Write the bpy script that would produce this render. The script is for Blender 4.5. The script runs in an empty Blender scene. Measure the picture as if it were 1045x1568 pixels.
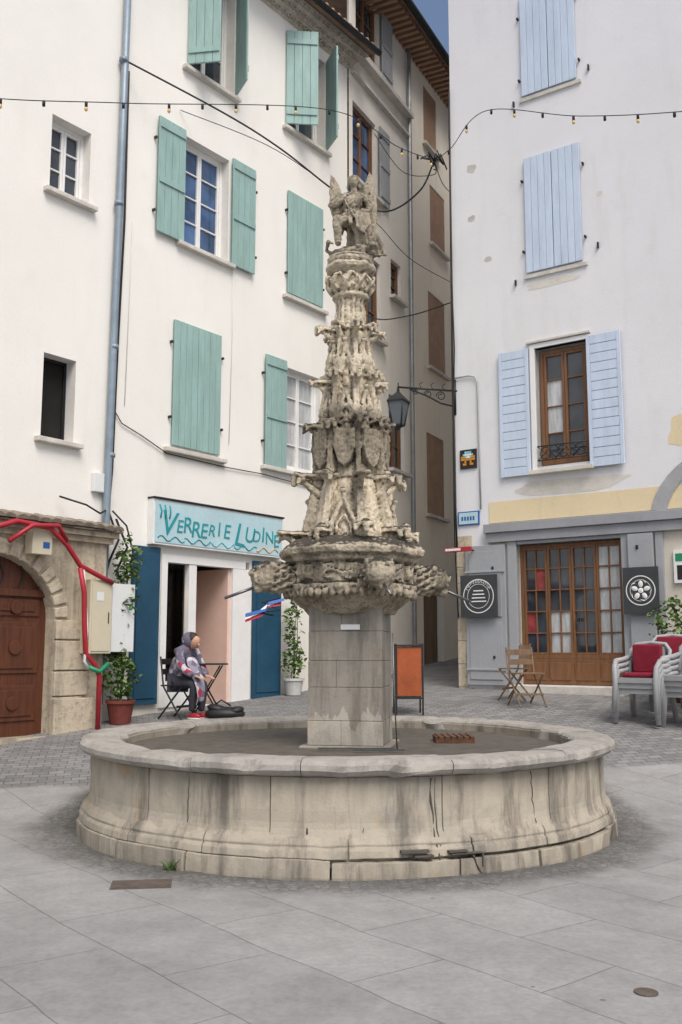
import bpy, math, random
from mathutils import Vector, Matrix, noise
random.seed(7)
sc=bpy.context.scene
sc.view_settings.view_transform='Standard'
sc.view_settings.look='None'; sc.view_settings.exposure=0
D2R=math.radians
# ------------------------------------------------------------ materials
def newmat(name):
    m=bpy.data.materials.new(name); m.use_nodes=True
    nt=m.node_tree; b=nt.nodes['Principled BSDF']
    return m,nt,b
def coords(nt,sc3=(1,1,1),kind='Object',rot=0):
    tc=nt.nodes.new('ShaderNodeTexCoord'); mp=nt.nodes.new('ShaderNodeMapping')
    mp.inputs['Scale'].default_value=sc3; mp.inputs['Rotation'].default_value=(0,0,rot)
    nt.links.new(tc.outputs[kind],mp.inputs['Vector']); return mp.outputs['Vector']
def noi(nt,vec,scale,detail=5,rough=.6):
    n=nt.nodes.new('ShaderNodeTexNoise'); n.inputs['Scale'].default_value=scale
    n.inputs['Detail'].default_value=min(detail,5); n.inputs['Roughness'].default_value=rough
    nt.links.new(vec,n.inputs['Vector']); return n.outputs['Fac']
def ramp(nt,fac,stops):
    r=nt.nodes.new('ShaderNodeValToRGB'); e=r.color_ramp.elements
    while len(e)<len(stops): e.new(.5)
    for i,(p,c) in enumerate(stops):
        e[i].position=p; e[i].color=(c[0],c[1],c[2],1) if hasattr(c,'__len__') else (c,c,c,1)
    nt.links.new(fac,r.inputs['Fac']); return r.outputs['Color']
def mix(nt,f,a,b,mode='MIX'):
    m=nt.nodes.new('ShaderNodeMix'); m.data_type='RGBA'; m.blend_type=mode
    for sock,v in ((m.inputs['Factor'],f),(m.inputs[6],a),(m.inputs[7],b)):
        if isinstance(v,(int,float)): sock.default_value=v
        elif isinstance(v,tuple): sock.default_value=(v[0],v[1],v[2],1)
        else: nt.links.new(v,sock)
    return m.outputs[2]
def math_(nt,op,a,b=None):
    m=nt.nodes.new('ShaderNodeMath'); m.operation=op
    for i,v in enumerate((a,b)):
        if v is None: continue
        if isinstance(v,(int,float)): m.inputs[i].default_value=v
        else: nt.links.new(v,m.inputs[i])
    return m.outputs[0]
def bump(nt,b,h,strength,dist=.01):
    n=nt.nodes.new('ShaderNodeBump'); n.inputs['Strength'].default_value=strength
    n.inputs['Distance'].default_value=dist
    nt.links.new(h,n.inputs['Height']); nt.links.new(n.outputs['Normal'],b.inputs['Normal'])
def M(name,c,var=.18,scale=3,rough=.7,bs=.15,bscale=40,metal=0,stretch=(1,1,1),spec=.4):
    m,nt,b=newmat(name)
    v=coords(nt,stretch)
    n1=noi(nt,v,scale,4); n2=noi(nt,v,scale*9,3)
    lo=tuple(x*(1-var) for x in c); hi=tuple(min(1,x*(1+var*.7)) for x in c)
    c1=ramp(nt,n1,[(.3,lo),(.7,hi)])
    c2=ramp(nt,n2,[(.3,1-var*.6),(.65,1.0)])
    nt.links.new(mix(nt,1.0,c1,c2,'MULTIPLY'),b.inputs['Base Color'])
    b.inputs['Roughness'].default_value=rough; b.inputs['Metallic'].default_value=metal
    b.inputs['Specular IOR Level'].default_value=spec
    if bs: bump(nt,b,noi(nt,v,bscale,2),bs)
    return m
def plaster(name,c,stain,amount=.5,lowdirt=None):
    m,nt,b=newmat(name); v=coords(nt); vs=coords(nt,(1.6,1.6,.30))
    big=noi(nt,v,.45,4); mid=noi(nt,v,2.3,5,.7); st=noi(nt,vs,1.3,5,.7); fine=noi(nt,v,38,3)
    col=ramp(nt,big,[(.32,tuple(x*.93 for x in c)),(.68,c)])
    f1=math_(nt,'MULTIPLY',ramp(nt,st,[(.52,0),(.8,1)]),amount)
    col=mix(nt,f1,col,stain)
    f2=math_(nt,'MULTIPLY',ramp(nt,mid,[(.58,0),(.72,1)]),amount*.35)
    col=mix(nt,f2,col,tuple(x*.85 for x in stain))
    col=mix(nt,1.0,col,ramp(nt,fine,[(.3,.95),(.7,1.0)]),'MULTIPLY')
    if lowdirt:
        tc=nt.nodes.new('ShaderNodeTexCoord'); sp=nt.nodes.new('ShaderNodeSeparateXYZ')
        nt.links.new(tc.outputs['Object'],sp.inputs[0])
        z=math_(nt,'ADD',sp.outputs['Z'],math_(nt,'MULTIPLY',mid,1.6))
        mr=nt.nodes.new('ShaderNodeMapRange'); mr.inputs[1].default_value=lowdirt[0]; mr.inputs[2].default_value=lowdirt[1]
        mr.inputs[3].default_value=.8; mr.inputs[4].default_value=0
        nt.links.new(z,mr.inputs[0]); col=mix(nt,mr.outputs[0],col,lowdirt[2])
    nt.links.new(col,b.inputs['Base Color']); b.inputs['Roughness'].default_value=.9
    b.inputs['Specular IOR Level'].default_value=.2
    bump(nt,b,math_(nt,'ADD',fine,math_(nt,'MULTIPLY',mid,2.0)),.35,.006)
    return m
def stone(name,light,mid_,dark,top=.7,scale=1.0,pt=True,streak=.4,spots=.6,zz=None,ochre=0,bmp=.55,grime=None):
    m,nt,b=newmat(name); v=coords(nt); vs=coords(nt,(3.2,3.2,.40))
    a=noi(nt,v,2.2*scale,5,.65); g=noi(nt,v,12*scale,5,.7); f=noi(nt,v,60,3)
    col=ramp(nt,a,[(.3,mid_),(.45,light),(.60,light),(.73,mid_)])
    if ochre: col=mix(nt,ramp(nt,noi(nt,v,2.1,4),[(.60,0),(.7,ochre)]),col,(.42,.28,.14))
    col=mix(nt,ramp(nt,g,[(.52,0),(.72,spots)]),col,dark)
    col=mix(nt,math_(nt,'MULTIPLY',ramp(nt,noi(nt,vs,1.2,5,.7),[(.49,0),(.64,1)]),streak),col,dark)
    geo=nt.nodes.new('ShaderNodeNewGeometry')
    sp=nt.nodes.new('ShaderNodeSeparateXYZ'); nt.links.new(geo.outputs['Normal'],sp.inputs[0])
    up=ramp(nt,math_(nt,'ADD',sp.outputs['Z'],math_(nt,'MULTIPLY',math_(nt,'SUBTRACT',g,.5),.9)),[(.30,0),(.68,top)])
    col=mix(nt,up,col,tuple(x*.8 for x in dark))
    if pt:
        p=ramp(nt,geo.outputs['Pointiness'],[(.43,.20),(.495,1.0)])  # darkens crevices: weathering plus occlusion-like shade put into the colour
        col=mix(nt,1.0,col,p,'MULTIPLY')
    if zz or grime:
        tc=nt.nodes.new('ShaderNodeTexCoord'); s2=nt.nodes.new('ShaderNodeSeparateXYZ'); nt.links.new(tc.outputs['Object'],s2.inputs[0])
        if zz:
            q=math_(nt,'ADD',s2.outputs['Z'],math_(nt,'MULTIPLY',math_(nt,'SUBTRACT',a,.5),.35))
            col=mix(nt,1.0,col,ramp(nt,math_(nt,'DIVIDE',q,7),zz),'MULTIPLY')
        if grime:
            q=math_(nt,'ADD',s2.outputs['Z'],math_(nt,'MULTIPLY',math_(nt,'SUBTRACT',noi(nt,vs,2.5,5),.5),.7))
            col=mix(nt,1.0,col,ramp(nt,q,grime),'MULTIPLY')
    nt.links.new(col,b.inputs['Base Color']); b.inputs['Roughness'].default_value=.92
    b.inputs['Specular IOR Level'].default_value=.2
    bump(nt,b,math_(nt,'ADD',f,math_(nt,'MULTIPLY',g,2.0)),bmp,.012)
    return m
def emis(name,c,s):
    m,nt,b=newmat(name); b.inputs['Base Color'].default_value=(*c,1)
    b.inputs['Emission Color'].default_value=(*c,1); b.inputs['Emission Strength'].default_value=s; return m
def glassdark(name,c,rough=.04):
    m,nt,b=newmat(name); v=coords(nt)
    col=ramp(nt,noi(nt,v,1.3,3),[(.35,tuple(x*.5 for x in c)),(.65,tuple(x*1.5 for x in c))])
    nt.links.new(col,b.inputs['Base Color']); b.inputs['Roughness'].default_value=rough
    b.inputs['Specular IOR Level'].default_value=.7
    bump(nt,b,noi(nt,v,1.7,2),.12,.02); return m

WL=plaster('plaster_warm_white',(.85,.835,.79),(.68,.655,.60),.30,(1.0,3.6,(.60,.57,.50)))
WR=plaster('plaster_cool_white',(.765,.765,.785),(.58,.565,.55),.45)
WRlow=plaster('plaster_beige_low',(.66,.61,.53),(.45,.41,.35),.5)
WB=plaster('plaster_cream',(.84,.80,.72),(.60,.56,.50),.6)
WB3=plaster('plaster_pale_cream',(.88,.81,.69),(.62,.54,.45),.6)
PATCH=M('grey_mortar_patch',(.52,.51,.49),.15,6,.95,.3)
SILL=M('sill_stone',(.60,.57,.52),.18,4,.85)
REV=M('reveal_plaster',(.74,.72,.68),.1,2,.9)
TEAL=M('teal_paint',(.29,.44,.415),.14,2.5,.6,.08,60,stretch=(3,3,.6))
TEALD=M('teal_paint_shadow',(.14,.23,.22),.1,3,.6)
SKYB=M('pale_blue_paint',(.54,.63,.76),.10,2.5,.65,.08,60,stretch=(3,3,.6))
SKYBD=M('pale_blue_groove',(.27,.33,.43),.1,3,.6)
NAVY=M('navy_paint',(.018,.075,.135),.2,2,.45,.05)
WHITE=M('white_paint',(.78,.78,.77),.06,3,.45,.04)
PINK=M('pink_plaster',(.74,.52,.44),.08,2,.8)
BROWNW=M('varnished_wood',(.21,.10,.045),.3,3,.45,.1,30,stretch=(8,8,.6))
WOODG=M('dark_wood_door',(.11,.037,.018),.35,3,.45,.15,30,stretch=(8,8,.6))
OLDWOOD=M('old_wood',(.20,.13,.08),.3,3,.7,.15,30,stretch=(8,8,.6))
BSHUT=M('brown_shutter',(.36,.22,.14),.2,3,.7,.1,30)
GREYSH=M('grey_shutter_paint',(.36,.37,.38),.12,3,.7)
GREY=M('grey_paint',(.34,.355,.375),.08,2,.6,.05)
GREYD=M('grey_frieze_paint',(.31,.32,.345),.1,2,.6,.05)
YEL=plaster('yellow_band',(.76,.64,.42),(.54,.46,.33),.6)
GL=glassdark('window_glass',(.035,.045,.06))
GLB=glassdark('window_glass_sky_tint',(.045,.10,.22))  # blue sky reflection put into the glass colour
GLW=M('curtain_and_pane_glare',(.50,.52,.53),.3,2.5,.3,.05,20,stretch=(6,6,1))  # pale lace; also stands for bright reflection in the door panes
BLACK=M('black_metal',(.018,.018,.02),.2,5,.5,.1)
DARK=M('dark_interior',(.012,.011,.01),.3,2,.9,0)
CABLE=M('black_cable',(.012,.012,.013),.1,5,.6,0)
PIPE=M('zinc_blue_pipe',(.24,.30,.36),.15,4,.45,.05,metal=.2)
ZINC=M('zinc',(.35,.36,.37),.2,4,.45,.05,metal=.6)
TILE=M('roof_tile',(.34,.24,.17),.4,3,.9,.3,20)
TILEG=M('grey_canopy_tile',(.24,.20,.155),.4,6,.95,.4,20)
TILEP=M('pale_tile',(.58,.53,.46),.25,5,.9,.3,20)
PSTONE=stone('portal_stone',(.54,.47,.36),(.40,.34,.26),(.15,.13,.105),.5,1,False,.5)
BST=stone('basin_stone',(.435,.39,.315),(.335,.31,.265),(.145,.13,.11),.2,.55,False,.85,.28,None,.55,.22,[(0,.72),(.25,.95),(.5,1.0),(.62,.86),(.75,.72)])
RST=stone('rim_stone',(.375,.355,.32),(.29,.275,.25),(.13,.12,.105),.15,1.0,False,.45,.3,None,.2,.3)
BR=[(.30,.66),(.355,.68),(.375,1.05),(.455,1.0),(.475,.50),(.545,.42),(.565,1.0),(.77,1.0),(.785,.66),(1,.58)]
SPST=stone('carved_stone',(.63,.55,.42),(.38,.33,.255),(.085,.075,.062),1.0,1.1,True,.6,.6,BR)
SHST=stone('shaft_stone',(.42,.39,.335),(.345,.325,.285),(.17,.155,.13),.4,.8,False,.6,.35,None,.3,.25,[(.6,.7),(.9,1.0),(1.75,1.0),(2.1,.7)])
MORT=M('dark_mortar',(.10,.09,.075),.3,8,.95)
RUST=M('rust',(.12,.055,.03),.5,8,.85,.3)
COVER=M('weathered_iron',(.11,.085,.07),.3,12,.8,.3)
STEEL=M('steel_pipe',(.18,.18,.18),.2,5,.35,.1,metal=.8)
SIGNB=M('sign_pale_blue',(.44,.62,.68),.1,1.5,.6,.05)
TURQ=M('sign_turquoise',(.02,.30,.33),.15,5,.6,0)
ORNG=M('orange_brown_panel',(.36,.085,.025),.25,3,.6)
RED=M('red_conduit',(.40,.025,.04),.15,6,.45,0)
REDC=M('red_cushion',(.22,.012,.03),.2,6,.9)
GRN=M('green_conduit',(.02,.25,.12),.15,6,.45,0)
BEIGE=M('beige_box',(.58,.53,.40),.06,2,.5,.03)
WBOX=M('white_box',(.70,.72,.72),.05,2,.4,.02)
PLAST=M('grey_plastic',(.33,.34,.35),.1,4,.5,.03)
TERR=M('terracotta_red',(.17,.04,.03),.25,6,.7)
POTW=M('white_pot',(.55,.55,.53),.15,6,.6)
SOIL=M('soil',(.05,.035,.025),.3,10,1)
BLUE=M('sign_blue',(.02,.10,.35),.1,5,.4,0)
ORD=M('mosaic_orange',(.75,.30,.02),.2,10,.4,0)
CYAN=M('mosaic_cyan',(.25,.6,.65),.2,10,.4,0)
SKIN=M('skin',(.50,.29,.20),.08,8,.55,.03)
HAIR=M('dark_hair',(.03,.02,.015),.4,20,.6,.3,80)
PANTS=M('dark_trousers',(.05,.05,.065),.3,8,.9)
LAMPG=M('lantern_glass',(.10,.12,.14),.1,3,.08,0)
BULB=M('yellow_bulb',(.70,.50,.22),.1,3,.3,0)
LEAF=M('leaf_green',(.075,.14,.03),.5,9,.6,0)
LEAF2=M('leaf_pale',(.16,.24,.07),.5,9,.6,0)
BLACKP=M('sign_slate',(.045,.05,.055),.15,4,.5,0)
POSTER=M('red_poster',(.30,.05,.05),.4,6,.5)
def jacketmat():
    m,nt,b=newmat('patterned_jacket'); v=coords(nt)
    w=nt.nodes.new('ShaderNodeTexVoronoi'); w.inputs['Scale'].default_value=13; nt.links.new(v,w.inputs['Vector'])
    sp=nt.nodes.new('ShaderNodeSeparateColor'); nt.links.new(w.outputs['Color'],sp.inputs[0])
    r=nt.nodes.new('ShaderNodeValToRGB'); r.color_ramp.interpolation='CONSTANT'; e=r.color_ramp.elements
    for i,(p,c) in enumerate([(0,(.13,.12,.17)),(.45,(.25,.23,.30)),(.78,(.33,.03,.06)),(.86,(.50,.48,.52))]):
        if i>1: e.new(p)
        e[i].position=p; e[i].color=(*c,1)
    nt.links.new(sp.outputs[0],r.inputs['Fac']); nt.links.new(r.outputs['Color'],b.inputs['Base Color'])
    b.inputs['Roughness'].default_value=.95; bump(nt,b,noi(nt,v,18,4),.5,.02); return m
JACK=jacketmat()
def watermat():
    m,nt,b=newmat('basin_water'); v=coords(nt)
    nt.links.new(ramp(nt,noi(nt,v,2.0,5,.7),[(.35,(.055,.055,.028)),(.5,(.12,.11,.06)),(.68,(.20,.175,.105))]),b.inputs['Base Color'])
    b.inputs['Roughness'].default_value=.07; bump(nt,b,noi(nt,v,7,2),.12,.02); return m
WATER=watermat()
def clearglass():
    m,nt,b=newmat('shop_glass'); out=nt.nodes['Material Output']
    t=nt.nodes.new('ShaderNodeBsdfTransparent'); g=nt.nodes.new('ShaderNodeBsdfGlossy'); g.inputs['Roughness'].default_value=.03
    fr=nt.nodes.new('ShaderNodeFresnel'); fr.inputs['IOR'].default_value=1.5
    ms=nt.nodes.new('ShaderNodeMixShader'); nt.links.new(fr.outputs[0],ms.inputs[0]); nt.links.new(t.outputs[0],ms.inputs[1]); nt.links.new(g.outputs[0],ms.inputs[2])
    nt.links.new(ms.outputs[0],out.inputs['Surface']); return m
CG=clearglass()
def groundmat():
    m,nt,b=newmat('paving'); pos=coords(nt)
    warp=nt.nodes.new('ShaderNodeTexNoise'); warp.inputs['Scale'].default_value=.8; nt.links.new(pos,warp.inputs['Vector'])
    def warped(rot,amt):
        mp=nt.nodes.new('ShaderNodeMapping'); mp.inputs['Rotation'].default_value=(0,0,rot); nt.links.new(pos,mp.inputs['Vector'])
        va=nt.nodes.new('ShaderNodeVectorMath'); va.operation='MULTIPLY_ADD'; va.inputs[1].default_value=(amt,amt,0)
        nt.links.new(warp.outputs['Color'],va.inputs[0]); nt.links.new(mp.outputs[0],va.inputs[2]); return va.outputs[0]
    def brick(vec,w,h,mort,c1,c2,cm):
        t=nt.nodes.new('ShaderNodeTexBrick'); t.inputs['Scale'].default_value=1
        t.inputs['Brick Width'].default_value=w; t.inputs['Row Height'].default_value=h; t.inputs['Mortar Size'].default_value=mort
        t.inputs['Mortar Smooth'].default_value=.4
        t.inputs['Color1'].default_value=(*c1,1); t.inputs['Color2'].default_value=(*c2,1); t.inputs['Mortar'].default_value=(*cm,1)
        nt.links.new(vec,t.inputs['Vector']); return t
    slab=brick(warped(D2R(52),.16),1.25,.62,.0045,(.30,.298,.292),(.345,.34,.33),(.19,.185,.175))
    small=brick(warped(D2R(-12),.14),.17,.105,.008,(.19,.19,.19),(.285,.282,.28),(.13,.125,.12))
    vo=nt.nodes.new('ShaderNodeTexVoronoi'); vo.feature='DISTANCE_TO_EDGE'; vo.inputs['Scale'].default_value=17; nt.links.new(pos,vo.inputs['Vector'])
    vc=nt.nodes.new('ShaderNodeTexVoronoi'); vc.inputs['Scale'].default_value=17; nt.links.new(pos,vc.inputs['Vector'])
    bw=nt.nodes.new('ShaderNodeRGBToBW'); nt.links.new(vc.outputs['Color'],bw.inputs[0])
    peb=mix(nt,ramp(nt,vo.outputs['Distance'],[(.02,0),(.12,1)]),(.13,.125,.12),ramp(nt,bw.outputs[0],[(.2,(.16,.157,.15)),(.8,(.24,.235,.225))]))
    d=nt.nodes.new('ShaderNodeVectorMath'); d.operation='DISTANCE'; d.inputs[1].default_value=(.05,9.4,0)
    flat=nt.nodes.new('ShaderNodeVectorMath'); flat.operation='MULTIPLY'; flat.inputs[1].default_value=(1,1,0); nt.links.new(pos,flat.inputs[0])
    nt.links.new(flat.outputs[0],d.inputs[0])
    nn=noi(nt,pos,1.6,5,.7)
    dist=math_(nt,'ADD',d.outputs['Value'],math_(nt,'MULTIPLY',math_(nt,'SUBTRACT',nn,.5),.5))
    ring=ramp(nt,math_(nt,'DIVIDE',dist,10),[(.268,.95),(.29,0)])
    sp=nt.nodes.new('ShaderNodeSeparateXYZ'); nt.links.new(pos,sp.inputs[0])
    yy=math_(nt,'ADD',sp.outputs['Y'],math_(nt,'MULTIPLY',sp.outputs['X'],-.12))
    far=ramp(nt,math_(nt,'DIVIDE',yy,20),[(.535,0),(.54,1)])
    col=mix(nt,far,slab.outputs['Color'],small.outputs['Color'])
    col=mix(nt,ring,col,peb)
    st=noi(nt,pos,.9,5,.7); sf=noi(nt,pos,30,4,.7); sg=noi(nt,pos,4,5,.75)
    col=mix(nt,1.0,col,ramp(nt,st,[(.3,.76),(.6,1.0)]),'MULTIPLY')
    col=mix(nt,1.0,col,ramp(nt,sg,[(.35,.86),(.6,1.0)]),'MULTIPLY')
    col=mix(nt,1.0,col,ramp(nt,sf,[(.3,.84),(.6,1.0)]),'MULTIPLY')
    # darker band close to the basin foot
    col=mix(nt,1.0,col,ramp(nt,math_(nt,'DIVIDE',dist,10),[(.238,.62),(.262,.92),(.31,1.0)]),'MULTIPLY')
    sv=nt.nodes.new('ShaderNodeTexVoronoi'); sv.inputs['Scale'].default_value=1.7; nt.links.new(pos,sv.inputs['Vector'])
    col=mix(nt,ramp(nt,sv.outputs['Distance'],[(.018,.75),(.03,0)]),col,(.10,.098,.095))
    nt.links.new(col,b.inputs['Base Color']); b.inputs['Roughness'].default_value=.8
    b.inputs['Specular IOR Level'].default_value=.3
    hb=mix(nt,far,math_(nt,'MULTIPLY',slab.outputs['Fac'],-1),math_(nt,'MULTIPLY',small.outputs['Fac'],-1))
    hh=math_(nt,'ADD',math_(nt,'MULTIPLY',hb,1.0),math_(nt,'MULTIPLY',sf,.35))
    bump(nt,b,hh,.5,.012)
    return m
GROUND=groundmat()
# ------------------------------------------------------------ mesh builder
class MB:
    def __init__(s): s.v=[];s.f=[];s.m=[];s.mats=[];s.sm=[]
    def mi(s,mat):
        if mat not in s.mats: s.mats.append(mat)
        return s.mats.index(mat)
    def add(s,vs,fs,mat,smooth=False,T=None):
        o=len(s.v); i=s.mi(mat)
        for p in vs:
            p=Vector(p)
            if T is not None: p=T@p
            s.v.append(p)
        for f in fs: s.f.append([o+k for k in f]); s.m.append(i); s.sm.append(smooth)
    def box(s,x0,x1,y0,y1,z0,z1,mat,T=None):
        s.add([(x0,y0,z0),(x1,y0,z0),(x1,y1,z0),(x0,y1,z0),(x0,y0,z1),(x1,y0,z1),(x1,y1,z1),(x0,y1,z1)],
              [(0,3,2,1),(4,5,6,7),(0,1,5,4),(1,2,6,5),(2,3,7,6),(3,0,4,7)],mat,False,T)
    def quad(s,a,b,c,d,mat): s.add([a,b,c,d],[(0,1,2,3)],mat)
    def tube(s,pts,r,mat,n=8,smooth=True,T=None,cap=True):
        pts=[Vector(p) for p in pts]; vs=[];fs=[]
        rr=r if hasattr(r,'__len__') else [r]*len(pts)
        up=None
        for i,p in enumerate(pts):
            d=(pts[min(i+1,len(pts)-1)]-pts[max(i-1,0)])
            if d.length<1e-9: d=Vector((0,0,1))
            d.normalize()
            if up is None: up=Vector((0,0,1)) if abs(d.z)<.9 else Vector((1,0,0))
            a=d.cross(up).normalized(); b=a.cross(d).normalized(); up=b
            for k in range(n):
                t=2*math.pi*k/n; vs.append(p+a*math.cos(t)*rr[i]+b*math.sin(t)*rr[i])
        for i in range(len(pts)-1):
            for k in range(n):
                k2=(k+1)%n; fs.append((i*n+k,i*n+k2,(i+1)*n+k2,(i+1)*n+k))
        if cap: fs.append(tuple(range(n))[::-1]); fs.append(tuple((len(pts)-1)*n+k for k in range(n)))
        s.add(vs,fs,mat,smooth,T)
    def ell(s,c,r,mat,R=None,nu=14,nv=9,T=None):
        vs=[];fs=[];c=Vector(c)
        if not hasattr(r,'__len__'): r=(r,r,r)
        for i in range(nv+1):
            ph=math.pi*i/nv
            for k in range(nu):
                t=2*math.pi*k/nu
                p=Vector((r[0]*math.sin(ph)*math.cos(t),r[1]*math.sin(ph)*math.sin(t),r[2]*math.cos(ph)))
                if R is not None: p=R@p
                vs.append(c+p)
        for i in range(nv):
            for k in range(nu):
                k2=(k+1)%nu; fs.append((i*nu+k,(i+1)*nu+k,(i+1)*nu+k2,i*nu+k2))
        s.add(vs,fs,mat,True,T)
    def lathe(s,prof,n,mat,c=(0,0,0),rot=0,smooth=False,T=None,sx=1,sy=1):
        vs=[];fs=[]
        for (r,z) in prof:
            for k in range(n):
                t=rot+2*math.pi*k/n; vs.append((c[0]+sx*r*math.cos(t),c[1]+sy*r*math.sin(t),c[2]+z))
        for i in range(len(prof)-1):
            for k in range(n):
                k2=(k+1)%n; fs.append((i*n+k,i*n+k2,(i+1)*n+k2,(i+1)*n+k))
        fs.append(tuple(range(n))[::-1]); fs.append(tuple((len(prof)-1)*n+k for k in range(n)))
        s.add(vs,fs,mat,smooth,T)
    def plate(s,pts,y0,y1,mat,T=None):
        n=len(pts); vs=[(p[0],y0,p[1]) for p in pts]+[(p[0],y1,p[1]) for p in pts]
        s.add(vs,[tuple(range(n)),tuple(range(n,2*n))[::-1]]+[(i,n+i,n+(i+1)%n,(i+1)%n) for i in range(n)],mat,False,T)
    def done(s,name,parent=None,bevel=0,loc=None):
        me=bpy.data.meshes.new(name); me.from_pydata([tuple(p) for p in s.v],[],s.f)
        for m in s.mats: me.materials.append(m)
        me.polygons.foreach_set('material_index',s.m); me.polygons.foreach_set('use_smooth',s.sm); me.update()
        ob=bpy.data.objects.new(name,me); sc.collection.objects.link(ob)
        if parent: ob.parent=parent
        if loc: ob.location=loc
        if bevel:
            bv=ob.modifiers.new('bevel','BEVEL'); bv.width=bevel; bv.segments=2; bv.limit_method='ANGLE'
        return ob
def empty(name,loc=(0,0,0),rz=0,parent=None):
    e=bpy.data.objects.new(name,None); sc.collection.objects.link(e); e.location=loc; e.rotation_euler=(0,0,rz)
    e.empty_display_size=.2
    if parent: e.parent=parent
    return e
def text(body,name,parent,loc,size,mat,rx=90,rot=0,extrude=.003,shear=0,align='CENTER'):
    c=bpy.data.curves.new(name,'FONT'); c.body=body; c.size=size; c.extrude=extrude; c.align_x=align; c.shear=shear
    c.materials.append(mat); o=bpy.data.objects.new(name,c); sc.collection.objects.link(o)
    o.parent=parent; o.location=loc; o.rotation_euler=(D2R(rx),D2R(rot),0); return o
def wall(mb,s0,s1,z0,z1,ops,mat,y=0.0,rev=REV):
    xs=sorted(set([s0,s1]+[o[0] for o in ops]+[o[1] for o in ops])); zs=sorted(set([z0,z1]+[o[2] for o in ops]+[o[3] for o in ops]))
    xs=[x for x in xs if s0<=x<=s1]; zs=[z for z in zs if z0<=z<=z1]
    for i in range(len(xs)-1):
        for j in range(len(zs)-1):
            cx=(xs[i]+xs[i+1])/2; cz=(zs[j]+zs[j+1])/2
            if any(o[0]<cx<o[1] and o[2]<cz<o[3] for o in ops): continue
            mb.quad((xs[i],y,zs[j]),(xs[i+1],y,zs[j]),(xs[i+1],y,zs[j+1]),(xs[i],y,zs[j+1]),mat)
    for o in ops:
        a,b,c,d=o[:4]; dp=y+(o[4] if len(o)>4 else .2)
        mb.quad((a,y,c),(a,dp,c),(a,dp,d),(a,y,d),rev); mb.quad((b,dp,c),(b,y,c),(b,y,d),(b,dp,d),rev)
        mb.quad((a,y,d),(a,dp,d),(b,dp,d),(b,y,d),rev); mb.quad((a,dp,c),(a,y,c),(b,y,c),(b,dp,c),rev)
def window(par,name,a,b,c,d,y,fm,glass,leaves=2,rows=3,cols=1,fw=.055,mw=.022,panes=None):
    mb=MB(); e=.004
    mb.quad((a-.02,y+.05,c-.02),(b+.02,y+.05,c-.02),(b+.02,y+.05,d+.02),(a-.02,y+.05,d+.02),glass)
    mb.box(a,a+fw,y,y+.06,c,d,fm); mb.box(b-fw,b,y,y+.06,c,d,fm)
    mb.box(a+fw,b-fw,y+e,y+.058,d-fw,d,fm); mb.box(a+fw,b-fw,y+e,y+.058,c,c+fw*1.3,fm)
    W=(b-a-2*fw)/leaves
    for i in range(leaves):
        l=a+fw+i*W; r=l+W; z0=c+fw*1.3; z1=d-fw; q=fw*.8
        mb.box(l+.003,l+q,y+.012,y+.052,z0,z1,fm); mb.box(r-q,r-.003,y+.012,y+.052,z0,z1,fm)
        mb.box(l+q,r-q,y+.014,y+.05,z1-q,z1,fm); mb.box(l+q,r-q,y+.014,y+.05,z0,z0+q,fm)
        for j in range(1,rows):
            z=z0+(z1-z0)*j/rows; mb.box(l+q,r-q,y+.02,y+.05,z-mw/2,z+mw/2,fm)
        for k in range(1,cols):
            x=l+W*k/cols; mb.box(x-mw/2,x+mw/2,y+.022,y+.05,z0+q,z1-q,fm)
        if panes:
            for j in range(rows):
                for k in range(cols):
                    g=panes(i,j,k)
                    if g is None: continue
                    xa=l+q+(W-2*q)*k/cols; xb=l+q+(W-2*q)*(k+1)/cols; za=z0+(z1-z0)*j/rows; zb=z0+(z1-z0)*(j+1)/rows
                    mb.quad((xa,y+.047,za),(xb,y+.047,za),(xb,y+.047,zb),(xa,y+.047,zb),g)
    return mb.done(name,par,.004)
def leaf(mb,w,h,mat,dark,T,planks=4,battens=(),horiz=0,th=.035):
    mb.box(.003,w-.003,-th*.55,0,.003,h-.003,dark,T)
    if horiz:
        mb.box(0,.06,-th,-.001,0,h,mat,T); mb.box(w-.06,w,-th,-.001,0,h,mat,T)
        n=horiz
        for i in range(n):
            mb.box(.062,w-.062,-th*.9,-.002,h*i/n+.004,h*(i+1)/n-.006,mat,T)
    else:
        for i in range(planks):
            mb.box(w*i/planks+.003,w*(i+1)/planks-.003,-th,0.002,0,h,mat,T)
    for z in battens:
        mb.box(.02,w-.02,-th-.022,-th-.001,z*h-.05,z*h+.05,mat,T)
def place(x,y,z,ang=0,flip=False):
    T=Matrix.Translation((x,y,z))@Matrix.Rotation(D2R(ang),4,'Z')
    if flip: T=T@Matrix.Scale(-1,4,(1,0,0))
    return T
def sill(mb,a,b,z,mat=SILL,out=.1,th=.07,y=0): mb.box(a,b,y-out,y+.12,z-th,z,mat)
def hinge_block(mb,x,z,side):  # black metal hinge block at the shutter edge
    mb.box(x-.015,x+.015,-.06,-.0,z-.02,z+.02,BLACK)
def patch(mb,x,z,rx,rz,mat=PATCH,y=-.003):
    n=18; pts=[]
    for k in range(n):
        t=2*math.pi*k/n; q=1+.45*noise.noise(Vector((math.cos(t)*1.3+x*3,math.sin(t)*1.3+z*3,0)))
        pts.append((x+rx*q*math.cos(t),y,z+rz*q*math.sin(t)))
    mb.add(pts,[tuple(range(n))],mat)
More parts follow.
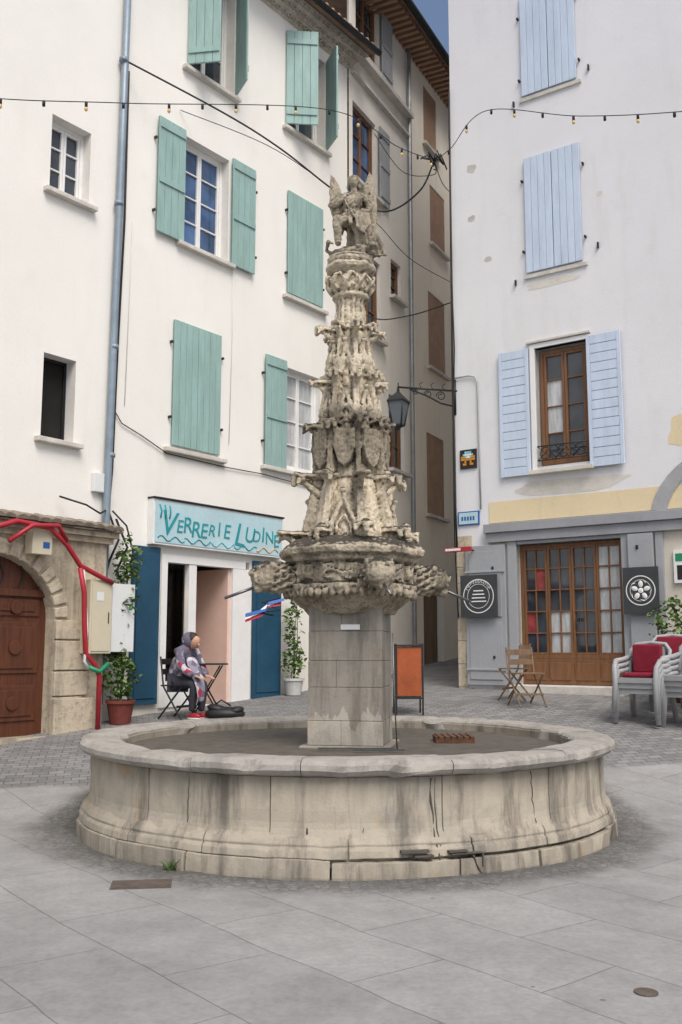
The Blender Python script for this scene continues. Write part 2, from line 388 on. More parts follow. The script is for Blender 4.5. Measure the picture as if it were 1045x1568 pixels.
# ------------------------------------------------------------ ground
def gz(x,y):
    pts=[(-60,.09),(9.3,.09),(12.5,.58),(14.5,.80),(17,.93),(22,1.25),(34,2.2),(90,3.0)]
    for i in range(len(pts)-1):
        if pts[i][0]<=y<pts[i+1][0]:
            t=(y-pts[i][0])/(pts[i+1][0]-pts[i][0]); z=pts[i][1]+t*(pts[i+1][1]-pts[i][1]); break
    else: z=pts[-1][1]
    k=max(0,min(1,(y-11)/4)); z+=k*.03*max(-4,min(5,x)) if y<30 else 0
    return z
def ground():
    mb=MB()
    def axis(lo,hi,fine0,fine1,st,big):
        a=[];x=lo
        while x<hi: a.append(x); x+= st if fine0<=x<fine1 else big
        a.append(hi); return a
    X=axis(-120,120,-8,8,.25,8); Y=axis(-60,90,2,26,.25,6)
    idx={}; vs=[];fs=[]
    for j,y in enumerate(Y):
        for i,x in enumerate(X):
            z=gz(x,y)
            if -8<=x<=8 and 2<=y<=26: z+=.012*noise.noise(Vector((x*.7,y*.7,0)))
            idx[i,j]=len(vs); vs.append((x,y,z))
    for j in range(len(Y)-1):
        for i in range(len(X)-1): fs.append((idx[i,j],idx[i+1,j],idx[i+1,j+1],idx[i,j+1]))
    mb.add(vs,fs,GROUND,True); mb.done('ground')
ground()
# ------------------------------------------------------------ left townhouse
AL=math.atan2(.802,.598)
HL=empty('plastered_townhouse',(-1.13,16.8,0),AL)
ops=[(-2.30,-1.22,11.12,13.1,.22),(.2,1.36,11.22,13.1,.22),(-4.9,-4.22,8.02,9.12,.2),(-2.36,-1.31,8.1,9.93,.22),
     (-4.87,-4.33,4.5,5.66,.2),(.22,1.25,4.8,6.66,.22),(-2.64,-.66,.80,3.08,.28)]
mb=MB(); wall(mb,-14,2.1,-.3,13.5,ops,WL)
mb.quad((2.1,0,-.3),(2.1,7,-.3),(2.1,7,13.5),(2.1,0,13.5),WL)
mb.quad((-14,7,-.3),(-14,0,-.3),(-14,0,13.5),(-14,7,13.5),WL)
mb.done('walls',HL)
mb=MB(); mb.add([(-14.2,-.5,13.72),(2.45,-.5,13.72),(2.45,5,15.6),(-14.2,5,15.6),(-14.2,-.5,13.66),(2.45,-.5,13.66),(2.45,5,15.5),(-14.2,5,15.5)],[(0,1,2,3),(4,7,6,5),(0,4,5,1),(1,5,6,2)],TILE)
for r in range(3):
    y0=-.12-.11*r; z0=13.36+.11*r
    mb.box(-14,2.1+.11*(r+1)-.02,y0+.0,.05,z0+.075,z0+.108,TILEP)
    x=-8.0
    while x<2.1+.1*r:
        T=Matrix.Translation((x,y0,z0))
        vs=[];n=6
        for k in range(n+1):
            t=math.pi*k/n; vs.append((.07*math.cos(t),0,.07*math.sin(t)))
        for k in range(n+1):
            t=math.pi*k/n; vs.append((.07*math.cos(t),.16,.07*math.sin(t)))
        for k in range(n+1):
            t=math.pi*k/n; vs.append((.052*math.cos(t),0,.052*math.sin(t)))
        fs=[(k,k+1,n+2+k,n+1+k) for k in range(n)]+[(k,2*(n+1)+k,2*(n+1)+k+1,k+1) for k in range(n)]
        mb.add(vs,fs,TILEP,False,T); x+=.155
    mb.box(-14,2.1+.1*r,y0+.06,.04,z0-.005,z0+.074,TILEP)
x=-8
while x<2.4:
    mb.tube([(x,-.52,13.74),(x,0,13.92)],.075,TILE,8); x+=.19
mb.tube([(-14,-.56,13.66),(2.45,-.56,13.66)],.06,BLACK,10)
mb.done('roof_and_eaves',HL)
mb=MB(); h3=1.86
leaf(mb,.56,h3,TEAL,TEALD,place(-2.33,-.01,11.17,-62),4,(.12,.88)); leaf(mb,.56,h3,TEAL,TEALD,place(-1.2,-.01,11.17,62,True),4,(.12,.88))
leaf(mb,.60,h3,TEAL,TEALD,place(.17,-.01,11.27,-48),4,(.12,.88)); leaf(mb,.58,h3,TEAL,TEALD,place(1.38,-.01,11.27,58,True),4,(.12,.88))
def openpair(mb,a,b,z0,z1,w,mat,dark,bat=(.13,.42,.87),horiz=0,l=True,r=True):
    if l: leaf(mb,w,z1-z0,mat,dark,place(a-.03-w,-.045,z0),4,bat,horiz)
    if r: leaf(mb,w,z1-z0,mat,dark,place(b+.03,-.045,z0),4,bat,horiz)
openpair(mb,-2.36,-1.31,8.07,9.97,.58,TEAL,TEALD,(.45,.93))
leaf(mb,.515,1.95,TEAL,TEALD,place(.22,-.02,8.04),4,()); leaf(mb,.515,1.95,TEAL,TEALD,place(.741,-.02,8.04),4,())
leaf(mb,.525,2.0,TEAL,TEALD,place(-2.52,-.02,4.77),4,()); leaf(mb,.525,2.0,TEAL,TEALD,place(-1.99,-.02,4.77),4,())
openpair(mb,.22,1.25,4.78,6.74,.56,TEAL,TEALD,(.45,.93))
for (x,z) in [(-3.0,8.4),(-3.0,9.6),(-.65,8.4),(-.65,9.6),(-2.56,5.2),(-2.56,6.4),(-1.42,5.2),(-1.42,6.4),(.19,8.4),(.19,9.6),(1.28,8.4),(1.28,9.6),(-.4,5.2),(-.4,6.4)]:
    hinge_block(mb,x,z,0)
mb.done('shutters',HL,.004)
mb=MB()
for a,b,z in [(-2.45,-1.12,11.12),(.08,1.48,11.22),(-5.0,-4.12,8.0),(-2.5,-1.2,8.08),(.12,1.38,7.99),(-4.97,-4.22,4.48),(-2.66,-1.33,4.72),(-.42,1.4,4.78)]: sill(mb,a,b,z)
mb.done('window_sills',HL,.01)
window(HL,'window_top',-2.3,-1.22,11.12,13.1,.2,WHITE,GL); window(HL,'window_top_far',.2,1.36,11.22,13.1,.2,WHITE,GL)
window(HL,'small_window_upper',-4.9,-4.22,8.02,9.12,.16,WHITE,GL,2,3,1)
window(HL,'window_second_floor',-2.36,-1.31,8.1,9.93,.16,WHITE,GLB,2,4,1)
window(HL,'small_window_lower',-4.87,-4.33,4.5,5.66,.2,BLACK,DARK,1,1,1,.02)
window(HL,'window_first_floor',.22,1.25,4.8,6.66,.12,WHITE,GLW,2,4,1)
mb=MB()
mb.box(-2.64,-2.52,-.03,.12,.80,3.08,WHITE); mb.box(-2.52,-.78,-.03,.12,2.96,3.08,WHITE)
mb.box(-2.06,-1.90,-.02,.14,.80,2.955,WHITE); mb.box(-1.08,-.66,-.03,.2,.80,2.957,WHITE)
mb.box(-2.52,-2.06,-.02,.12,.80,1.18,WHITE)
mb.box(-2.51,-2.07,.05,.055,1.18,2.95,CG)
mb.box(-1.14,-1.08,.03,.9,.80,2.95,PINK)
mb.done('shopfront_frame',HL,.006)
mb=MB()
mb.box(-3.22,-2.70,-.06,-.003,.86,3.16,NAVY); mb.box(-3.16,-2.76,-.075,-.061,.95,3.05,NAVY)
mb.box(-.60,.10,-.06,-.003,.86,3.12,NAVY); mb.box(-.53,.03,-.075,-.061,.95,3.02,NAVY)
mb.done('shop_shutter_panels',HL,.004)
mb=MB()
x0,x1,y1=-3.3,-.4,2.6
INT=M('shop_interior',(.20,.15,.11),.2,2,.9)
mb.quad((x0,.285,.80),(x1,.285,.80),(x1,y1,.80),(x0,y1,.80),OLDWOOD)
mb.quad((x0,y1,.80),(x1,y1,.80),(x1,y1,3.1),(x0,y1,3.1),INT)
mb.quad((x1,.29,.80),(x1,y1,.80),(x1,y1,3.1),(x1,.29,3.1),INT)
mb.quad((x0,.29,.80),(x0,y1,.80),(x0,y1,3.1),(x0,.29,3.1),INT)
mb.quad((x0,.29,3.1),(x1,.29,3.1),(x1,y1,3.1),(x0,y1,3.1),INT)
mb.box(-1.9,-1.13,.9,.94,.8,2.95,PINK)
for k in range(4):
    z=1.1+.42*k; mb.box(-2.5,-1.95,.30,.52,z,z+.02,OLDWOOD)
    for i in range(6):
        xx=-2.45+i*.09; hgt=random.uniform(.1,.28); mb.tube([(xx,.36,z+.02),(xx,.36,z+.02+hgt)],[.035,.02],random.choice([WHITE,TURQ,RUST,ORD,BLUE]),8)
mb.done('shop_interior',HL)
mb=MB(); WARM=emis('warm_lamp',(1,.62,.28),6)
for (x,y,z) in [(-2.3,.2,2.22),(-2.4,.22,2.02),(-2.1,.2,2.5)]:
    mb.ell((x,y,z),.05,WARM,None,10,6); mb.tube([(x,y,z+.05),(x,y,3.08)],.006,BLACK,4)
mb.done('pendant_lamps',HL)
mb=MB()
mb.box(-1.75,-1.35,.84,.86,1.35,2.85,OLDWOOD)
for k in range(5): mb.box(-1.72,-1.38,.82,.838,1.42+.28*k,1.65+.28*k,random.choice([WHITE,SIGNB,BEIGE,GLW]))
mb.done('poster_rack',HL)
SG=empty('shop_sign',(0,0,0),0,HL)
mb=MB(); mb.box(-2.93,.04,-.13,-.003,3.20,3.88,WHITE); mb.box(-2.90,.01,-.14,-.131,3.23,3.85,SIGNB)
mb.box(-2.94,.05,-.16,-.002,3.882,3.91,BLACK); mb.done('board',SG,.004)
word="VERRERIE LUDINE"; x=-2.66
for i,ch in enumerate(word):
    if ch==' ': x+=.12; continue
    big=.54 if i in(0,9) else random.uniform(.26,.36)
    text(ch,'letter',SG,(x,-.145,3.40+random.uniform(-.04,.05)-(.08 if big>.5 else 0)),big,TURQ,90,random.uniform(-10,10),.003,.15)
    x+=.25 if big>.5 else .172
mb=MB()
for k in range(5):
    pts=[(-2.85+.55*k+.05*j,-.145,3.30+.04*math.sin(j*1.1+k)) for j in range(12)]
    mb.tube(pts,.008,random.choice([TURQ,CYAN,ORD]),5)
for k in range(3): mb.tube([(-2.8+.09*k,-.146,3.6),(-2.78+.09*k,-.146,3.7),(-2.82+.1*k,-.146,3.8)],.012,TURQ,5)
mb.done('painted_swirls',SG)
mb=MB(); mb.tube([(-3.68,-.09,13.6),(-3.72,-.09,9),(-3.78,-.09,3.6),(-3.80,-.09,.9)],.055,PIPE,12)
for z in (12.4,10.5,8.2,6.0,4.4): mb.tube([(-3.74,-.09,z-.03),(-3.74,-.09,z+.03)],.068,PIPE,12)
mb.done('drainpipe',HL)
mb=MB(); mb.tube([(-3.6,-.05,10.4),(-3.58,-.04,8),(-3.64,-.05,6),(-3.66,-.04,4.2),(-3.72,-.06,3.6),(-3.55,-.1,3.2),(-3.7,-.1,2.9),(-3.85,-.12,2.5)],.017,CABLE,6)
mb.tube([(-3.66,-.03,5.1),(-3.5,-.03,4.92),(-3.1,-.03,4.8),(-2.6,-.03,4.62),(-1.3,-.03,4.6),(-.4,-.03,4.62),(1.5,-.03,4.55),(2.1,-.03,4.6)],.009,CABLE,5)
mb.tube([(-3.4,-.02,8.1),(-3.42,-.02,7.0),(-3.45,-.02,5.2)],.006,REV,4); mb.tube([(-1.2,-.02,8.05),(-1.18,-.02,6.9),(-1.22,-.02,5)],.006,REV,4)
mb.tube([(-3.8,-.1,3.6),(-4.1,-.35,3.5),(-4.3,-.3,3.6),(-4.6,-.1,3.7)],.014,CABLE,5)
mb.tube([(-3.6,-.09,3.5),(-3.42,-.14,3.1),(-3.62,-.16,2.75),(-3.5,-.2,2.5)],.018,CABLE,5)
mb.tube([(-3.7,-.12,3.6),(-3.5,-.2,3.4),(-3.35,-.2,3.0),(-3.6,-.2,2.5)],.014,CABLE,5)
mb.done('wall_cables',HL)
# portal
PT=empty('stone_portal',(0,0,0),0,HL)
mb=MB(); yo=-.22; cx=-5.62; hw=.93; zs_=2.05; n=16
ztop=3.25; arch=[(cx+hw*math.cos(math.pi*k/n), zs_+.80*math.sin(math.pi*k/n)) for k in range(n+1)]
mb.quad((-9,yo,-.2),(cx-hw,yo,-.2),(cx-hw,yo,zs_),(-9,yo,zs_),PSTONE)
mb.quad((cx+hw,yo,-.2),(-3.86,yo,-.2),(-3.86,yo,zs_),(cx+hw,yo,zs_),PSTONE)
mb.quad((-9,yo,zs_),(cx-hw,yo,zs_),(cx-hw,yo,ztop),(-9,yo,ztop),PSTONE); mb.quad((cx+hw,yo,zs_),(-3.86,yo,zs_),(-3.86,yo,ztop),(cx+hw,yo,ztop),PSTONE)
for k in range(n):
    (xa,za),(xb,zb)=arch[k+1],arch[k]
    mb.quad((xa,yo,za),(xb,yo,zb),(xb,yo,ztop),(xa,yo,ztop),PSTONE); mb.quad((xa,yo,za),(xa,.0,za),(xb,.0,zb),(xb,yo,zb),PSTONE)
mb.quad((cx+hw,yo,-.2),(cx+hw,0,-.2),(cx+hw,0,zs_),(cx+hw,yo,zs_),PSTONE); mb.quad((cx-hw,0,-.2),(cx-hw,yo,-.2),(cx-hw,yo,zs_),(cx-hw,0,zs_),PSTONE)
mb.quad((-3.86,yo,-.2),(-3.86,0,-.2),(-3.86,0,ztop),(-3.86,yo,ztop),PSTONE)
for k in range(n):
    t0=math.pi*k/n+.02; t1=math.pi*(k+1)/n-.02
    a=[(cx+(hw+q)*math.cos(t),zs_+(.80+q)*math.sin(t)) for t,q in ((t0,.0),(t0,.2),(t1,.2),(t1,.0))]
    vs=[(p[0],yo-.03,p[1]) for p in a]+[(p[0],yo+.01,p[1]) for p in a]
    mb.add(vs,[(0,1,2,3)[::-1],(0,1,5,4),(1,2,6,5),(2,3,7,6),(3,0,4,7)],PSTONE)
z=.35
while z<zs_-.1:
    hgt=random.uniform(.26,.42); w=random.uniform(.45,.62)
    mb.box(cx+hw+.004,cx+hw+w,yo-.05,yo+.01,z,min(z+hgt,zs_)-.012,PSTONE); z+=hgt
mb.box(cx+hw-.02,cx+hw+.70,yo-.10,yo+.01,.3,1.02,PSTONE)
mb.done('stonework',PT,.015)
mb=MB(); mb.box(cx-hw,cx+hw,-.04,-.005,.3,2.85,WOODG)
for sx in (-1,1):
    for (za,zb) in ((.75,1.2),(1.35,2.0),(2.08,2.3)):
        xa,xb=(cx+.08,cx+hw-.12) if sx>0 else (cx-hw+.12,cx-.08)
        mb.box(xa,xb,-.06,-.041,za,zb,WOODG); mb.box(xa+.07,xb-.07,-.075,-.061,za+.06,zb-.06,WOODG)
        mb.lathe([(.09,0),(.09,.02)],16,WOODG,T=Matrix.Translation(((xa+xb)/2,-.076,(za+zb)/2))@Matrix.Rotation(D2R(90),4,'X'))
mb.box(cx-.04,cx+.04,-.085,-.04,.5,2.3,WOODG); mb.box(cx-hw,cx+hw,-.09,-.04,2.33,2.42,WOODG)
mb.box(cx-hw,cx+hw,yo-.1,0,.2,.56,PSTONE)
for k in range(6):
    xx=cx-hw+.2+k*.3; mb.tube([(xx,-.06,2.42),(xx+.08,-.06,2.6),(xx,-.06,2.8)],.012,BLACK,5)
mb.done('door',PT,.006)
mb=MB()
mb.box(-9,-3.76,-.36,.0,3.18,3.25,PSTONE); mb.box(-9,-3.80,-.29,.0,3.10,3.177,PSTONE)
mb.box(-9,-3.74,-.42,.0,3.253,3.275,TILEG)
x=-8.9
while x<-3.76:
    w=random.uniform(.16,.2); dz=random.uniform(-.006,.008); T=Matrix.Translation((x,-.44+random.uniform(-.02,.015),3.28+dz))@Matrix.Rotation(D2R(13),4,'X')
    n_=5; vs=[]
    for yy in (0,.46):
        for q in range(n_+1):
            t=math.pi*q/n_; vs.append((w*.55*math.cos(t),yy,.06*math.sin(t)))
    mb.add(vs,[(q,q+1,n_+2+q,n_+1+q) for q in range(n_)]+[tuple(range(n_+1))],TILEG,False,T); x+=.175
mb.add([(-9,-.43,3.277),(-3.74,-.43,3.277),(-3.74,0,3.38),(-9,0,3.38)],[(0,1,2,3)],TILEG)
mb.done('canopy_roof',PT)
BX=empty('electrical_boxes',(0,0,0),0,HL)
mb=MB(); mb.box(-4.30,-3.93,-.45,-.225,1.60,2.58,BEIGE); mb.box(-4.27,-3.96,-.46,-.451,1.63,2.54,BEIGE); mb.box(-4.0,-3.985,-.468,-.461,2.0,2.15,BLACK); mb.box(-4.2,-4.08,-.464,-.461,2.3,2.42,WBOX); mb.done('beige_meter_box',BX,.01)
mb=MB(); mb.box(-3.90,-3.5,-.42,-.14,1.62,2.55,WBOX); mb.box(-3.60,-3.54,-.426,-.421,2.2,2.28,GRN); mb.done('white_meter_box',BX,.01)
mb=MB(); mb.box(-5.22,-4.92,-.42,-.26,2.86,3.17,BEIGE); mb.box(-5.06,-4.96,-.426,-.421,2.94,3.02,BLUE); mb.done('junction_box',BX,.01)
mb=MB(); mb.box(-4.0,-3.82,-.08,-.003,3.85,4.12,WBOX); mb.done('white_junction_box',BX,.008)
mb=MB(); f=-.47
mb.tube([(-6.2,f,3.0),(-5.5,f,3.24),(-5.0,f,3.2),(-4.72,f,3.0),(-4.5,f,2.75),(-4.15,f,2.62),(-3.95,f,2.55)],.035,RED,8)
mb.tube([(-5.6,f,2.98),(-5.3,f-.04,3.2),(-4.9,f-.04,3.24),(-4.75,f-.02,3.05)],.03,RED,8)
mb.tube([(-4.5,f,2.72),(-4.42,f,2.4),(-4.4,f,2.0),(-4.36,f,1.6),(-4.2,f,1.45),(-4.12,f,1.3),(-4.12,f,.6)],.035,RED,8)
mb.tube([(-4.45,f,2.72),(-4.35,f,1.9),(-4.38,f,1.5),(-4.3,f,1.4)],.02,WBOX,8)
mb.tube([(-4.3,f,1.42),(-4.15,f-.03,1.36),(-3.98,f,1.46)],.032,GRN,8)
mb.done('conduit_hoses',BX)
# ------------------------------------------------------------ alley houses
HB=empty('cream_townhouse',(.28,18.7,0),D2R(63))
ops=[(.05,1.15,13.95,15.5,.2),(-.1,1.0,11.05,12.75,.2),(1.75,2.3,9.2,10.05,.2),(.3,1.2,8.0,9.7,.2),(1.6,2.4,5.4,7.0,.2),(.4,1.4,1.0,3.3,.3)]
mb=MB(); wall(mb,-.27,2.75,-.2,15.7,ops,WB); mb.done('walls',HB)
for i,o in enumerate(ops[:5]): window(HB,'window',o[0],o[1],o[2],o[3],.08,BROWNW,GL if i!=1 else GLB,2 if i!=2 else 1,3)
mb=MB(); mb.box(.4,1.4,.2,.25,1.0,3.3,OLDWOOD)
for o in ops[:5]: sill(mb,o[0]-.1,o[1]+.12,o[2],out=.14)
sill(mb,-.2,2.74,13.85,SILL,.18,.1); sill(mb,-.2,2.74,13.35,SILL,.1,.06)
leaf(mb,.55,1.6,GREYSH,TEALD,place(1.2,-.05,13.95),3,(.1,.5,.9)); leaf(mb,.5,1.7,GREYSH,TEALD,place(1.06,-.05,11.05),3,(.1,.5,.9))
mb.tube([(2.7,-.08,15.6),(2.7,-.08,1)],.05,ZINC,8)
mb.done('sills_and_shutters',HB,.004)
HC=empty('narrow_alley_house',(.28,18.7,0),D2R(63))
ops=[(3.75,4.6,13.7,15.2,.2),(4.1,5.1,11.3,12.8,.2),(3.9,5.0,8.2,10.05,.2),(3.7,4.8,4.7,6.6,.2),(3.4,4.6,1.1,3.4,.3)]
mb=MB(); wall(mb,2.75,14,-.2,15.7,ops,WB3); mb.done('walls',HC)
mb=MB()
for o in ops[:4]:
    leaf(mb,(o[1]-o[0])/2-.005,o[3]-o[2],BSHUT,OLDWOOD,place(o[0]+.002,.05,o[2]),3); leaf(mb,(o[1]-o[0])/2-.005,o[3]-o[2],BSHUT,OLDWOOD,place((o[0]+o[1])/2+.003,.05,o[2]),3)
    sill(mb,o[0]-.1,o[1]+.1,o[2])
mb.box(3.4,4.6,.15,.2,1.1,3.4,OLDWOOD)
mb.done('shutters_and_sills',HC,.004)
mb=MB(); mb.add([(-.4,-.62,15.62),(14,-.62,15.62),(14,4,17.3),(-.4,4,17.3),(-.4,-.62,15.56),(14,-.62,15.56),(14,4,17.2),(-.4,4,17.2)],[(0,1,2,3),(4,7,6,5),(0,4,5,1),(0,3,7,4)],TILE)
x=-.3
while x<10: mb.box(x,x+.09,-.56,.1,15.44,15.555,BSHUT); mb.tube([(x,-.66,15.64),(x,0,15.9)],.08,TILE,6); x+=.2
mb.tube([(-.4,-.70,15.56),(12,-.70,15.56)],.08,BLACK,10)
mb.done('roof_and_eaves',HC)
HD=empty('alley_end_house',(5.5,33,0),D2R(-30)); mb=MB(); wall(mb,-7,9,0,14,[(-1,0,4,5.6,.2),(1.5,2.5,4,5.6,.2)],WB); mb.done('walls',HD)
window(HD,'window',-1,0,4,5.6,.12,BROWNW,GL); window(HD,'window',1.5,2.5,4,5.6,.12,BROWNW,GL)
# ------------------------------------------------------------ right townhouse
HR=empty('corner_townhouse',(2.04,17.1,0),D2R(-35.5))
ops=[(1.56,2.5,4.69,6.74,.2),(1.5,2.46,8.12,10.15,.15),(1.5,2.46,11.4,13.25,.15),(1.14,2.94,1.08,3.40,.22)]
mb=MB(); wall(mb,0,12,4.17,16.5,[o for o in ops if o[2]>4],WR); wall(mb,.0,.64,-.2,4.17,[],WR)
wall(mb,.64,12,-.2,3.46,[ops[3]],WRlow); wall(mb,.64,12,3.46,4.17,[],WRlow)
mb.quad((0,10,-.2),(0,0,-.2),(0,0,16.5),(0,10,16.5),WR); mb.quad((12,0,-.2),(12,10,-.2),(12,10,16.5),(12,0,16.5),WR)
mb.done('walls',HR)
mb=MB(); mb.box(-.4,12.4,-.5,10,16.5,16.65,TILE); mb.done('roof',HR)
mb=MB(); PB=M('beige_patch',(.67,.635,.575),.15,3,.95,.3)
for x,z,rx,rz,mt in [(.42,10.35,.09,.09,PATCH),(.4,9.4,.07,.06,PATCH),(.72,8.55,.07,.05,PATCH),(2.0,4.33,1.0,.14,PB),(1.9,7.85,.5,.07,PB),(3.9,5.0,.16,.25,YEL),(2.8,9.2,.05,.04,PB)]: patch(mb,x,z,rx,rz,mt)
mb.done('plaster_patches',HR)
mb=MB(); z=.7;i=0
while z<3.4:
    hgt=random.uniform(.25,.4); w=.42 if i%2 else .66
    mb.box(-.012,w*.45,-.015,.3,z,z+hgt-.01,PSTONE); z+=hgt;i+=1
mb.done('quoin_stones',HR,.01)
mb=MB(); mb.box(.64,12,-.012,-.001,3.80,4.16,YEL); mb.done('yellow_band',HR)
mb=MB()
mb.box(.60,12,-.09,-.001,3.46,3.62,GREYD); mb.box(.58,12,-.14,-.001,3.623,3.77,GREYD)
mb.box(.98,1.14,-.05,.1,1.06,3.457,GREY); mb.box(2.94,3.06,-.05,.1,1.06,3.457,GREY); mb.box(1.14,2.94,-.03,.1,3.40,3.456,GREY)
mb.box(3.48,3.6,-.05,-.001,1.06,3.457,GREY)
mb.done('shopfront_trim',HR,.006)
mb=MB()
mb.box(.19,.94,-.07,-.002,1.06,3.42,GREY); mb.box(.26,.87,-.085,-.071,1.15,2.1,GREY); mb.box(.26,.87,-.085,-.071,2.2,3.32,GREY)
mb.box(3.07,3.46,-.11,-.052,1.12,3.44,GREY)
for z in (1.5,3.0): mb.box(.70,.74,-.10,-.086,z,z+.05,BLACK)
mb.box(3.2,3.24,-.13,-.111,3.2,3.26,BLACK)
for zz in (1.3,2.95): mb.box(.19,.94,-.10,-.086,zz,zz+.04,GREY)
mb.done('shop_shutters',HR,.005)
def dp(i,j,k):
    if i==3 : return GLW
    if i==1 and j<3: return GLW if j<2 else None  # pale lower panes: bright reflection put into the pane colour
    if i==0 and j==3 and k==1: return POSTER
    if i==0 and j==1: return POSTER if k==0 else None
    return None
window(HR,'glazed_double_door',1.145,2.935,1.5,3.39,.10,BROWNW,GL,4,5,2,.05,.022,dp)
mb=MB(); mb.box(1.145,2.935,.10,.16,1.09,1.497,BROWNW)
for i in range(4):
    xa=1.2+i*.43; mb.box(xa,xa+.36,.085,.099,1.16,1.44,BROWNW)
mb.box(1.1,3.0,-.35,-.002,.9,1.075,SILL); mb.box(2.14,2.17,.04,.1,2.1,2.16,BLACK)
mb.done('door_base_and_step',HR,.006)
def wp(i,j,k):
    return (GLW if i==0 and j in(1,2) else None)
window(HR,'first_floor_window',1.60,2.46,4.72,6.70,.1,BROWNW,GL,2,4,1,.06,.02,wp)
mb=MB(); mb.box(1.47,1.56,-.03,.12,4.62,6.82,WHITE); mb.box(2.50,2.54,-.03,.1,4.62,6.82,WHITE); mb.box(1.56,2.50,-.03,.12,6.74,6.82,WHITE)
mb.box(1.44,2.56,-.14,.12,4.55,4.617,SILL)
mb.box(1.42,2.56,-.06,-.001,6.83,6.87,SILL)
sill(mb,1.42,2.56,8.07,SILL,.04); sill(mb,1.42,2.56,11.35,SILL,.04)
mb.done('window_surround',HR,.006)
mb=MB()
leaf(mb,.55,2.2,SKYB,SKYBD,place(.90,-.03,4.56),4,(),14); leaf(mb,.57,2.2,SKYB,SKYBD,place(2.50,-.05,4.57),4,(),14)
leaf(mb,.505,2.1,SKYB,SKYBD,place(1.47,-.02,8.10),4); leaf(mb,.505,2.1,SKYB,SKYBD,place(1.985,-.02,8.10),4)
leaf(mb,.505,1.95,SKYB,SKYBD,place(1.47,-.02,11.38),4); leaf(mb,.505,1.95,SKYB,SKYBD,place(1.985,-.02,11.38),4)
for x in (1.42,2.54):
    for z in (8.5,9.8,11.7,12.9): hinge_block(mb,x,z,0)
for x,z in ((1.25,7.98),(2.75,8.3),(1.3,11.3),(2.7,11.5)): mb.box(x-.012,x+.012,-.05,0,z-.05,z+.05,BLACK)
mb.done('shutters',HR,.004)
mb=MB()
for z in (4.78,5.02): mb.tube([(1.58,-.06,z),(2.48,-.06,z)],.011,BLACK,6)
for k in range(3):
    c=1.73+k*.3
    mb.tube([(c+.1*math.cos(t*.6),-.06,4.9+.1*math.sin(t*.6)) for t in range(11)],.009,BLACK,5)
    mb.tube([(c-.13,-.06,4.79),(c+.13,-.06,5.01)],.008,BLACK,5); mb.tube([(c+.13,-.06,4.79),(c-.13,-.06,5.01)],.008,BLACK,5)
mb.done('iron_guard_rail',HR)
mb=MB(); mb.box(.04,.45,-.03,-.002,3.80,4.04,BLUE); mb.box(.06,.43,-.034,-.031,3.82,4.02,SIGNB)
for k in range(5): mb.box(.11+.055*k,.145+.055*k,-.037,-.0345,3.88,3.95,BLUE)
mb.done('street_name_sign',HR,.002)
mb=MB(); mb.box(.10,.42,-.03,-.002,4.80,5.14,BLACK)
art=["..CCCC..",".CWWWWC.","OOCWWCOO","OOOOOOOO","..O..O..",".OO..OO."]
for r,row in enumerate(art):
    for c,chh in enumerate(row):
        if chh!='.': mb.box(.125+c*.034,.125+c*.034+.03,-.036,-.031,5.07-r*.042,5.07-r*.042+.036,{'O':ORD,'C':CYAN,'W':WHITE}[chh])
mb.done('space_mosaic_tile',HR)
mb=MB(); mb.box(-.12,.40,-.25,-.21,3.32,3.40,RED); mb.box(-.1,.2,-.256,-.251,3.34,3.38,WHITE); mb.tube([(.35,-.23,3.35),(.35,0,3.35)],.015,BLACK,6); mb.done('red_arrow_sign',HR,.01)
def round_sign(name,x0,x1,kind):
    E=empty(name,(0,0,0),0,HR); mb=MB(); y=-.16
    mb.box(x0,x1,y-.03,y,2.19,2.91,BLACKP); cx=(x0+x1)/2; cz=2.55; r=(x1-x0)*.42
    def ring(rr,w):
        n=40; vs=[];fs=[]
        for k in range(n):
            t=2*math.pi*k/n; vs+= [(cx+rr*math.cos(t),y-.034,cz+rr*math.sin(t)),(cx+(rr-w)*math.cos(t),y-.034,cz+(rr-w)*math.sin(t))]
        for k in range(n):
            a=2*k;b=2*((k+1)%n); fs.append((a,b,b+1,a+1))
        mb.add(vs,fs,WHITE)
    ring(r,.016); ring(r*.72,.008)
    if kind==0:
        for k in range(4): mb.box(cx-r*(.5-.06*k),cx+r*(.5-.06*k),y-.036,y-.031,cz-.1+.06*k,cz-.08+.06*k,WHITE)
    else:
        for k in range(5):
            t=2*math.pi*k/5+.3; mb.ell((cx+.10*math.cos(t),y-.03,cz+.10*math.sin(t)),(.035,.008,.05),WHITE,Matrix.Rotation(-t+1.57,3,'Y'),10,6)
            mb.tube([(cx+.14*math.cos(t+.6),y-.035,cz+.14*math.sin(t+.6)),(cx+.17*math.cos(t+1.0),y-.035,cz+.17*math.sin(t+1.0))],.008,WHITE,4)
        mb.ell((cx,y-.03,cz),(.04,.01,.04),WHITE)
    mb.tube([(cx,y,2.8),(cx,0,2.8)],.015,BLACK,6); mb.done('panel',E,.003)
    if kind==0:
        for k in range(10):
            t=D2R(150-k*13); o=text("CAFEDUCOIN"[k],'letter',E,(cx+r*.84*math.cos(t),y-.036,cz+r*.84*math.sin(t)-.015),.07,WHITE,90,0,.001)
round_sign('cafe_sign',.15,.84,0); round_sign('restaurant_sign',3.0,3.55,1)
mb=MB(); mb.box(3.75,4.15,-.05,-.001,2.65,3.15,WHITE); mb.box(3.78,4.12,-.054,-.051,2.98,3.1,GRN); mb.box(3.8,3.95,-.054,-.051,2.7,2.92,BLACK); mb.done('menu_board',HR,.004)
mb=MB()
mb.tube([(.0,-.03,6.47),(.3,-.03,6.47),(.42,-.03,6.43),(.47,-.03,6.3),(.48,-.03,5.2),(.49,-.03,4.06)],.014,GREYSH,6)
